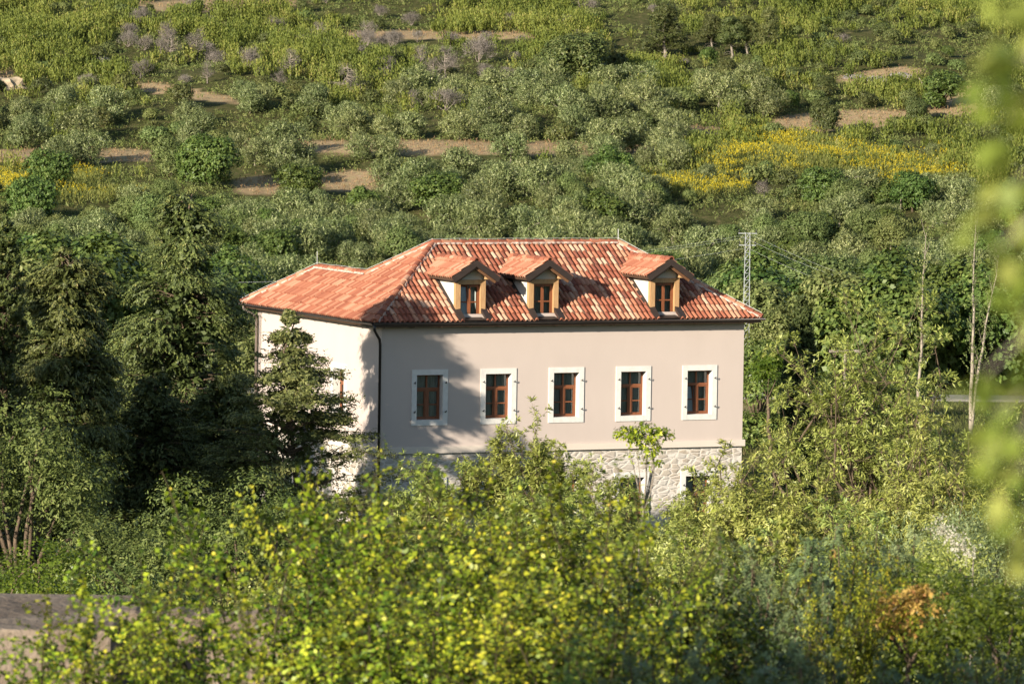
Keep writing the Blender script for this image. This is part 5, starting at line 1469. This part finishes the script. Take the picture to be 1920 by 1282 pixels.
def blossoms():
    rng = np.random.default_rng(705); a, b = at(1755, 985, 64.6), at(1825, 1045, 64.6)
    n = 230; f = rng.random(n)
    P = np.array(a)[None] + (np.array(b) - np.array(a))[None] * f[:, None] + rng.normal(size=(n, 3)) * [.06, .10, .06]
    Q, t = sprigs(rng, P, rand_dirs(rng, n) * .7 + [0, 0, .5], .05, 6, .022, .016, 1.3)
    mb = MB(); mb.tube([Vector((b.x, b.y + .2, gz_(b.x, b.y))), b, a.lerp(b, .5), a], [.012, .01, .008, .004], 4, False)
    e = empty('blossom_vine', (0, 0, 0), 'slanting spray of creamy white blossoms over the pale bush at right', 'vine')
    mb.build('stem', M['bark_grey'], e, True); link('blossoms', quad_mesh('blossoms', Q, t, LM['white']), e)
blossoms()

# ---- tree close to the lens at the right, only its drooping twigs reach into the picture
def near_twigs():
    rng = np.random.default_rng(711); Y = 6.5
    e = empty('near_tree', (1.35, Y, gz_(1.35, Y)), 'out of focus tree close by, its yellow-green twigs hanging in from the right edge', 'tree')
    o = Vector(e.location); mb = MB(); tr = [Vector((1.35, Y, o.z - .1)), Vector((1.32, Y, 17.8)), Vector((1.28, Y, 19.0)), Vector((1.24, Y, 20.3))]
    mb.tube([p - o for p in tr], [.07, .055, .045, .02], 7, False)
    P, D = [], []
    spots = [(1905, -30, .10), (1885, 75, .13), (1850, 140, .07), (1890, 205, .12), (1905, 300, .12), (1872, 345, .09), (1880, 430, .12), (1850, 460, .06), (1905, 560, .09), (1885, 600, .06),
             (1905, 690, .10), (1845, 775, .08), (1880, 800, .11), (1870, 890, .12), (1835, 850, .06), (1900, 960, .12), (1875, 1020, .05), (1905, 120, .1), (1910, 480, .08), (1825, 250, .03), (1820, 700, .03)]
    for (px, py, r) in spots:
        px += 28
        c = at(px, py, Y + rng.normal() * .2); r *= .62; b = Vector((1.28, Y, c.z + .25 + .2 * rng.random()))
        mb.tube([b - o, b.lerp(c, .5) + Vector((0, 0, .12)) - o, c - o], [.006, .004, .002], 4, False)
        n = max(4, int(14 * r / .1))
        q = np.array(c)[None] + rng.normal(size=(n, 3)) * [r * .34, r * .8, r * .42]
        P.append(q); D.append(unit(rng.normal(size=(n, 3)) * .7 + [-.3, 0, -.5]))
        # more leaves along the twig outside the picture
        f = rng.random(40) * .55; q2 = np.array(b)[None] + (np.array(c) - np.array(b))[None] * f[:, None] + rng.normal(size=(40, 3)) * .05
        P.append(q2); D.append(unit(rng.normal(size=(40, 3)) + [0, 0, -.4]))
    P = np.concatenate(P) - np.array(o); D = np.concatenate(D)
    Q = leaves(rng, P, D, .046, .033, .15, .7)
    mb.build('trunk', M['bark_grey'], e, True); link('twig_leaves', quad_mesh('twig_leaves', Q, rng.random(len(Q)), LM['near']), e)
near_twigs()
# unseen tree added left of the view to shade the bottom right foreground
def shade_tree(x, y, H, rx, label, seed):
    rng = np.random.default_rng(seed); g = gz_(x, y)
    mb = MB(); tp = trunk_tube(mb, rng, H * .4, .12, .05)
    lob = make_lobes(rng, 14, rx * .7, H * .28, H * .68, .4 * rx, .5 * rx); limbs(mb, rng, tp, lob[:, :3], .05)
    P, D = lobe_points(rng, lob, 3200, .3, .7); Q, t = sprigs(rng, P, D, .3, 5, .1, .05, .9, .2)
    thing_tree('added_shade_tree', (x, y, g), label, 'tree', mb, 'bark', Q, t, 'green')
def side_conifer(x, y, H, label, seed):  # unseen conifers added left of the view to shade the dark gap
    rng = np.random.default_rng(seed)
    mb, Q, t = conifer(rng, H, interp_prof([(0, 3.2), (.4, 3.1), (.75, 2.2), (.92, 1.2), (1, .3)]), 420, bough=40, cl=.7, ns=22, droop=.7, core=2500)
    thing_tree('conifer_tree', (x, y, gz_(x, y)), label, 'conifer', mb, 'bark', Q, t, 'conifer', 'conifers beside the villa')
side_conifer(-22.0, 151, 13.0, 'big unseen conifer set outside the left edge for its shade, middle one of three', 609)
side_conifer(-20.6, 160, 12.5, 'big unseen conifer set outside the left edge for its shade, farthest one of three', 610)
side_conifer(-18.9, 146, 11.5, 'big unseen conifer set outside the left edge for its shade, nearest one of three', 661)
shade_tree(-4.7, 26.3, 4.4, 1.55, 'unseen leafy tree added left of the view to shade the lower right foreground', 720)

# ---- low wall and concrete slab at the bottom left
def wall_mat():
    m, nt, p = newmat('weathered_concrete'); oc = objco(nt)
    n1 = noise(nt, 1.2, 6, oc); n2 = noise(nt, 9, 5, oc)
    r = ramp(nt, [(.25, (.10, .072, .05)), (.5, (.19, .145, .105)), (.75, (.32, .26, .20))]); nt.links.new(n1.outputs['Fac'], r.inputs[0])
    c = mixc(nt, math_(nt, 'MULTIPLY', n2.outputs['Fac'], .5), r.outputs[0], (.20, .16, .13)); nt.links.new(c, p.inputs['Base Color'])
    p.inputs['Roughness'].default_value = .95; p.inputs['Specular IOR Level'].default_value = .1
    bump(nt, p, math_(nt, 'ADD', n1.outputs['Fac'], n2.outputs['Fac']), .9, .06); return m
M['concrete'] = wall_mat()
def low_wall():
    rng = np.random.default_rng(731)
    e = empty('low_wall', (0, 56, gz_(0, 56)), 'weathered grey-brown low wall with a flat concrete slab at its left end', 'wall')
    o = Vector(e.location)
    mb = MB(); n = 34; xs = np.linspace(-4.35, .95, n + 1)
    topz = at(500, 1150, 56).z
    rows = []
    for i, x in enumerate(xs):
        t = topz + .03 * math.sin(i * 1.3) + rng.normal() * .018 + (-.10 if i > 26 else 0) * (i - 26) * .3
        rows.append([(x, 55.8 + rng.normal() * .02, 11.4), (x, 55.82 + rng.normal() * .03, (t + 11.4) / 2), (x, 55.85 + rng.normal() * .02, t - .03), (x, 55.93, t), (x, 56.35, t + .01), (x, 56.4, 11.4)])
    for a, b in zip(rows[:-1], rows[1:]):
        v = [Vector(p) - o for p in a + b]
        mb.add(v, [(k, k + 6, k + 7, k + 1) for k in range(5)])
    mb.add([Vector(p) - o for p in rows[0]], [tuple(range(6))]); mb.add([Vector(p) - o for p in rows[-1]], [tuple(range(6))[::-1]])
    mb.build('wall', M['concrete'], e)
    sb = MB(); z = at(100, 1180, 54.6).z
    sb.box((-6.5 - o.x, 54.6 - o.y, 11.0 - o.z), (-4.2 - o.x, 58.0 - o.y, z - o.z))
    so = sb.build('slab', M['concrete'], e)
    bv = so.modifiers.new('bevel', 'BEVEL'); bv.width = .03; bv.segments = 2
low_wall()

# ---- things beyond the villa on the right
def poplar(px, top, Y, seed, label, stems):
    rng = np.random.default_rng(seed); x, y, g, H = place_top(px, top, Y); mb = MB(); P, D = [], []
    for (dx, hh, r) in stems:
        pts = [Vector((dx * (i / 10) ** 1.3 + rng.normal() * .03, rng.normal() * .04, H * hh * i / 10)) for i in range(11)]
        mb.tube(pts, np.linspace(r, .015, 11), 6, False)
        for i in range(3, 11):
            for _ in range(3):
                a = rng.random() * 6.283; L = .35 + .5 * rng.random(); d = Vector((math.cos(a) * .35, math.sin(a) * .35, 1)); p = pts[i]
                mb.tube([p, p + d * L * .6, p + d * L + Vector((0, 0, .1))], [.018, .012, .005], 4, False)
                for q in range(4): P.append(p + d * L * rng.random()); D.append(d + Vector(rng.normal(size=3)) * .5)
        for _ in range(150):
            f = .05 + .85 * rng.random(); a = rng.random() * 6.283; rr = .45 * rng.random()
            P.append(Vector((dx * f ** 1.3 + math.cos(a) * rr, math.sin(a) * rr, H * hh * f))); D.append(Vector((math.cos(a) * .5, math.sin(a) * .5, .8)))
    Q, t = sprigs(rng, np.array(P), unit(np.array(D)), .35, 4, .10, .07, .8)
    thing_tree('poplar_tree', (x, y, g), label, 'poplar', mb, 'bark_pale', Q, t, 'soft', 'thin poplars by the road')
poplar(1828, 428, 250, 741, 'tall twin-stemmed poplar with bare pale trunks at right', [(0, 1, .12), (1.2, .86, .10)])
poplar(1728, 445, 256, 742, 'single bare poplar top rising above the large open almond', [(.2, 1, .10)])
def lattice():
    x, y, g, H = place_top(1402, 436, 306); e = empty('lattice_pylon', (x, y, g), 'slim grey steel lattice pylon standing among the trees right of the roof', 'pylon')
    mb = MB(); n = 22; w0, w1 = .21, .13
    c = lambda i, sx, sy: Vector((sx * (w0 + (w1 - w0) * i / n), sy * (w0 + (w1 - w0) * i / n), H * i / n))
    for sx in (-1, 1):
        for sy in (-1, 1): mb.tube([c(0, sx, sy), c(n, sx, sy)], .022, 4)
    for i in range(n):
        for s in (-1, 1):
            mb.tube([c(i, -1, s), c(i + 1, 1, s)], .011, 4); mb.tube([c(i, s, -1), c(i + 1, s, 1)], .011, 4); mb.tube([c(i, -1, s), c(i, 1, s)], .011, 4)
    mb.build('lattice', M['galv'], e)
    am = MB()
    for z, L in ((H - .05, .55), (H - .75, .5)): am.tube([Vector((-L, 0, z)), Vector((L, 0, z))], .035, 4)
    am.build('crossarm', M['galv'], e)
    for z, L in ((H - .05, .5), (H - .75, .45)):
        for s in (-1, 1):
            im = MB(); im.tube([Vector((s * L, 0, z)), Vector((s * L, 0, z + .1)), Vector((s * L, 0, z + .25))], [.02, .04, .02], 6); im.build('insulator', M['iron'], e)
    return Vector((x, y, g + H))
lt = lattice()
def tpole():
    x, y, g, H = place_top(1585, 656, 236); e = empty('timber_pole', (x, y, g), 'short timber pole with a crossbar seen through the large open almond', 'pole')
    mb = MB(); mb.tube([(0, 0, -.2), (0, 0, H)], [.08, .06], 8); mb.build('post', M['bark_grey'], e)
    mb = MB(); mb.obox((-.75, -.13, H - .12), (1.4, 0, .02), (0, .1, 0), (0, 0, .12)); mb.build('crossbar', M['bark_grey'], e)
tpole()
def wires():
    for (p0, p1, Y0, Y1, lab) in (((-200, 492), (lt.x, None), 330, 400, 'thin sagging power line running from the left to the lattice pylon'), ):
        pass
    mb = MB(); a = at(-150, 505, 300); b = lt + Vector((0, 0, -.2)); c = at(2100, 585, 300)
    for (s, e_) in ((a, b), (b, c)):
        for dz, dx in ((0, -.4), (0, .4), (-.7, 0)):
            pts = [s.lerp(e_, i / 24) + Vector((dx, 0, dz - 1.6 * 4 * (i / 24) * (1 - i / 24))) for i in range(25)]
            mb.tube(pts, .005, 4, False)
    o = mb.build('power_line', M['galv']); tag(o, 'thin sagging power lines strung through the lattice pylon behind the villa', 'power line')
wires()
def posts():
    for px, pyb, top, lab in ((727, 333, 316, 'white post at the clearing edge, left one of two'), (737, 332, 319, 'shorter white post at the clearing edge, right one of two')):
        g = ghit(px, pyb); H = (pyb - top) / F_PX * g.y
        mb = MB(); mb.tube([(0, 0, -.2), (0, 0, H * .97), (0, 0, H)], [.07, .065, .03], 8); o = mb.build('white_post', M['surround']); o.location = g; tag(o, lab, 'post', 'white posts by the clearing')
    a, b = ghit(1742, 178), None
    mb = MB(); d = Vector((-1.4, 0, 2.2)); mb.tube([(0, 0, -.1), tuple(d * .5), tuple(d)], [.1, .09, .05], 6); o = mb.build('leaning_pole', M['bark_pale']); o.location = a; tag(o, 'pale bare pole leaning left beside the bright carob', 'pole')
    a = ghit(1688, 398); mb = MB(); mb.tube([(0, 0, -.1), (.05, 0, 1.5), (.02, 0, 3.0)], [.08, .07, .05], 6); o = mb.build('bare_pole', M['bark_pale']); o.location = a; tag(o, 'upright pale bare pole below the yellow broom field', 'pole')
posts()
def rocks():
    rng = np.random.default_rng(751)
    def rock(px, py, w_, h_, label, col):
        g = ghit(px, py); bm = bmesh.new(); bmesh.ops.create_icosphere(bm, subdivisions=3, radius=1)
        for v in bm.verts:
            n = v.co.normalized(); k = 1 + .22 * math.sin(n.x * 5 + px) * math.sin(n.y * 4 + 1) + .14 * math.sin(n.z * 9 + n.x * 6 + py) + rng.normal() * .05
            v.co = Vector((n.x * w_ * k, n.y * w_ * .5 * k, n.z * h_ * k))
        me = bpy.data.meshes.new('rock'); bm.to_mesh(me); bm.free(); me.materials.append(M[col]); o = link('rock', me); o.location = g; tag(o, label, 'rock', 'rocks on the hillside')
    M['rock_grey'] = plain_mat('grey_rock', (.22, .20, .185), .95, .35, 2.5, .1, 0, .8); M['rock_sand'] = plain_mat('sandy_rock', (.40, .32, .22), .95, .25, 2, .1, 0, .8)
    rock(10, 166, 2.4, 1.5, 'pale sandy rock face cut by the left edge of the picture', 'rock_sand')
    for px, py, w_, h_, lab in ((1600, 147, 1.6, .55, 'grey rock at the left of the outcrop on the right slope'), (1640, 152, 1.9, .6, 'broad grey rock in the middle of the outcrop on the right slope'), (1690, 145, 1.6, .6, 'grey rock at the right of the outcrop, beside the leaning pole'),
                                (185, 116, 1.6, .7, 'grey rock among the heath at upper left'), (115, 108, 1.3, .7, 'small dark grey rock among the heath at upper left, left of another')):
        rock(px, py, w_, h_, lab, 'rock_grey')
rocks()
# trees right behind the villa
leafy(761, 1428, 590, 236, 2.2, 16, 2600, (.16, .10), 'green', 'dark leafy tree right behind the right corner of the villa', 'leafy_tree', bottom=.05)
leafy(762, 1447, 640, 226, .8, 8, 500, (.2, .06), 'ivy', 'thin young tree with bright drooping leaves between villa corner and cypress', 'young_tree', bottom=.55, droop=.8, limb=.25)
leafy(763, 1480, 690, 288, 2.2, 12, 2200, (.18, .12), 'green', 'dark roadside bush between the villa corner and the cypress', 'roadside_bush', 'bush', bottom=0)
leafy(764, 1640, 690, 262, 2.6, 14, 2400, (.18, .12), 'green', 'leafy bush on the near side of the road behind the large open almond', 'roadside_bush', 'bush', bottom=0)
leafy(765, 500, 505, 225, 2.2, 16, 2600, (.16, .10), 'soft', 'leafy tree behind the low wing of the villa', 'leafy_tree', bottom=.05)
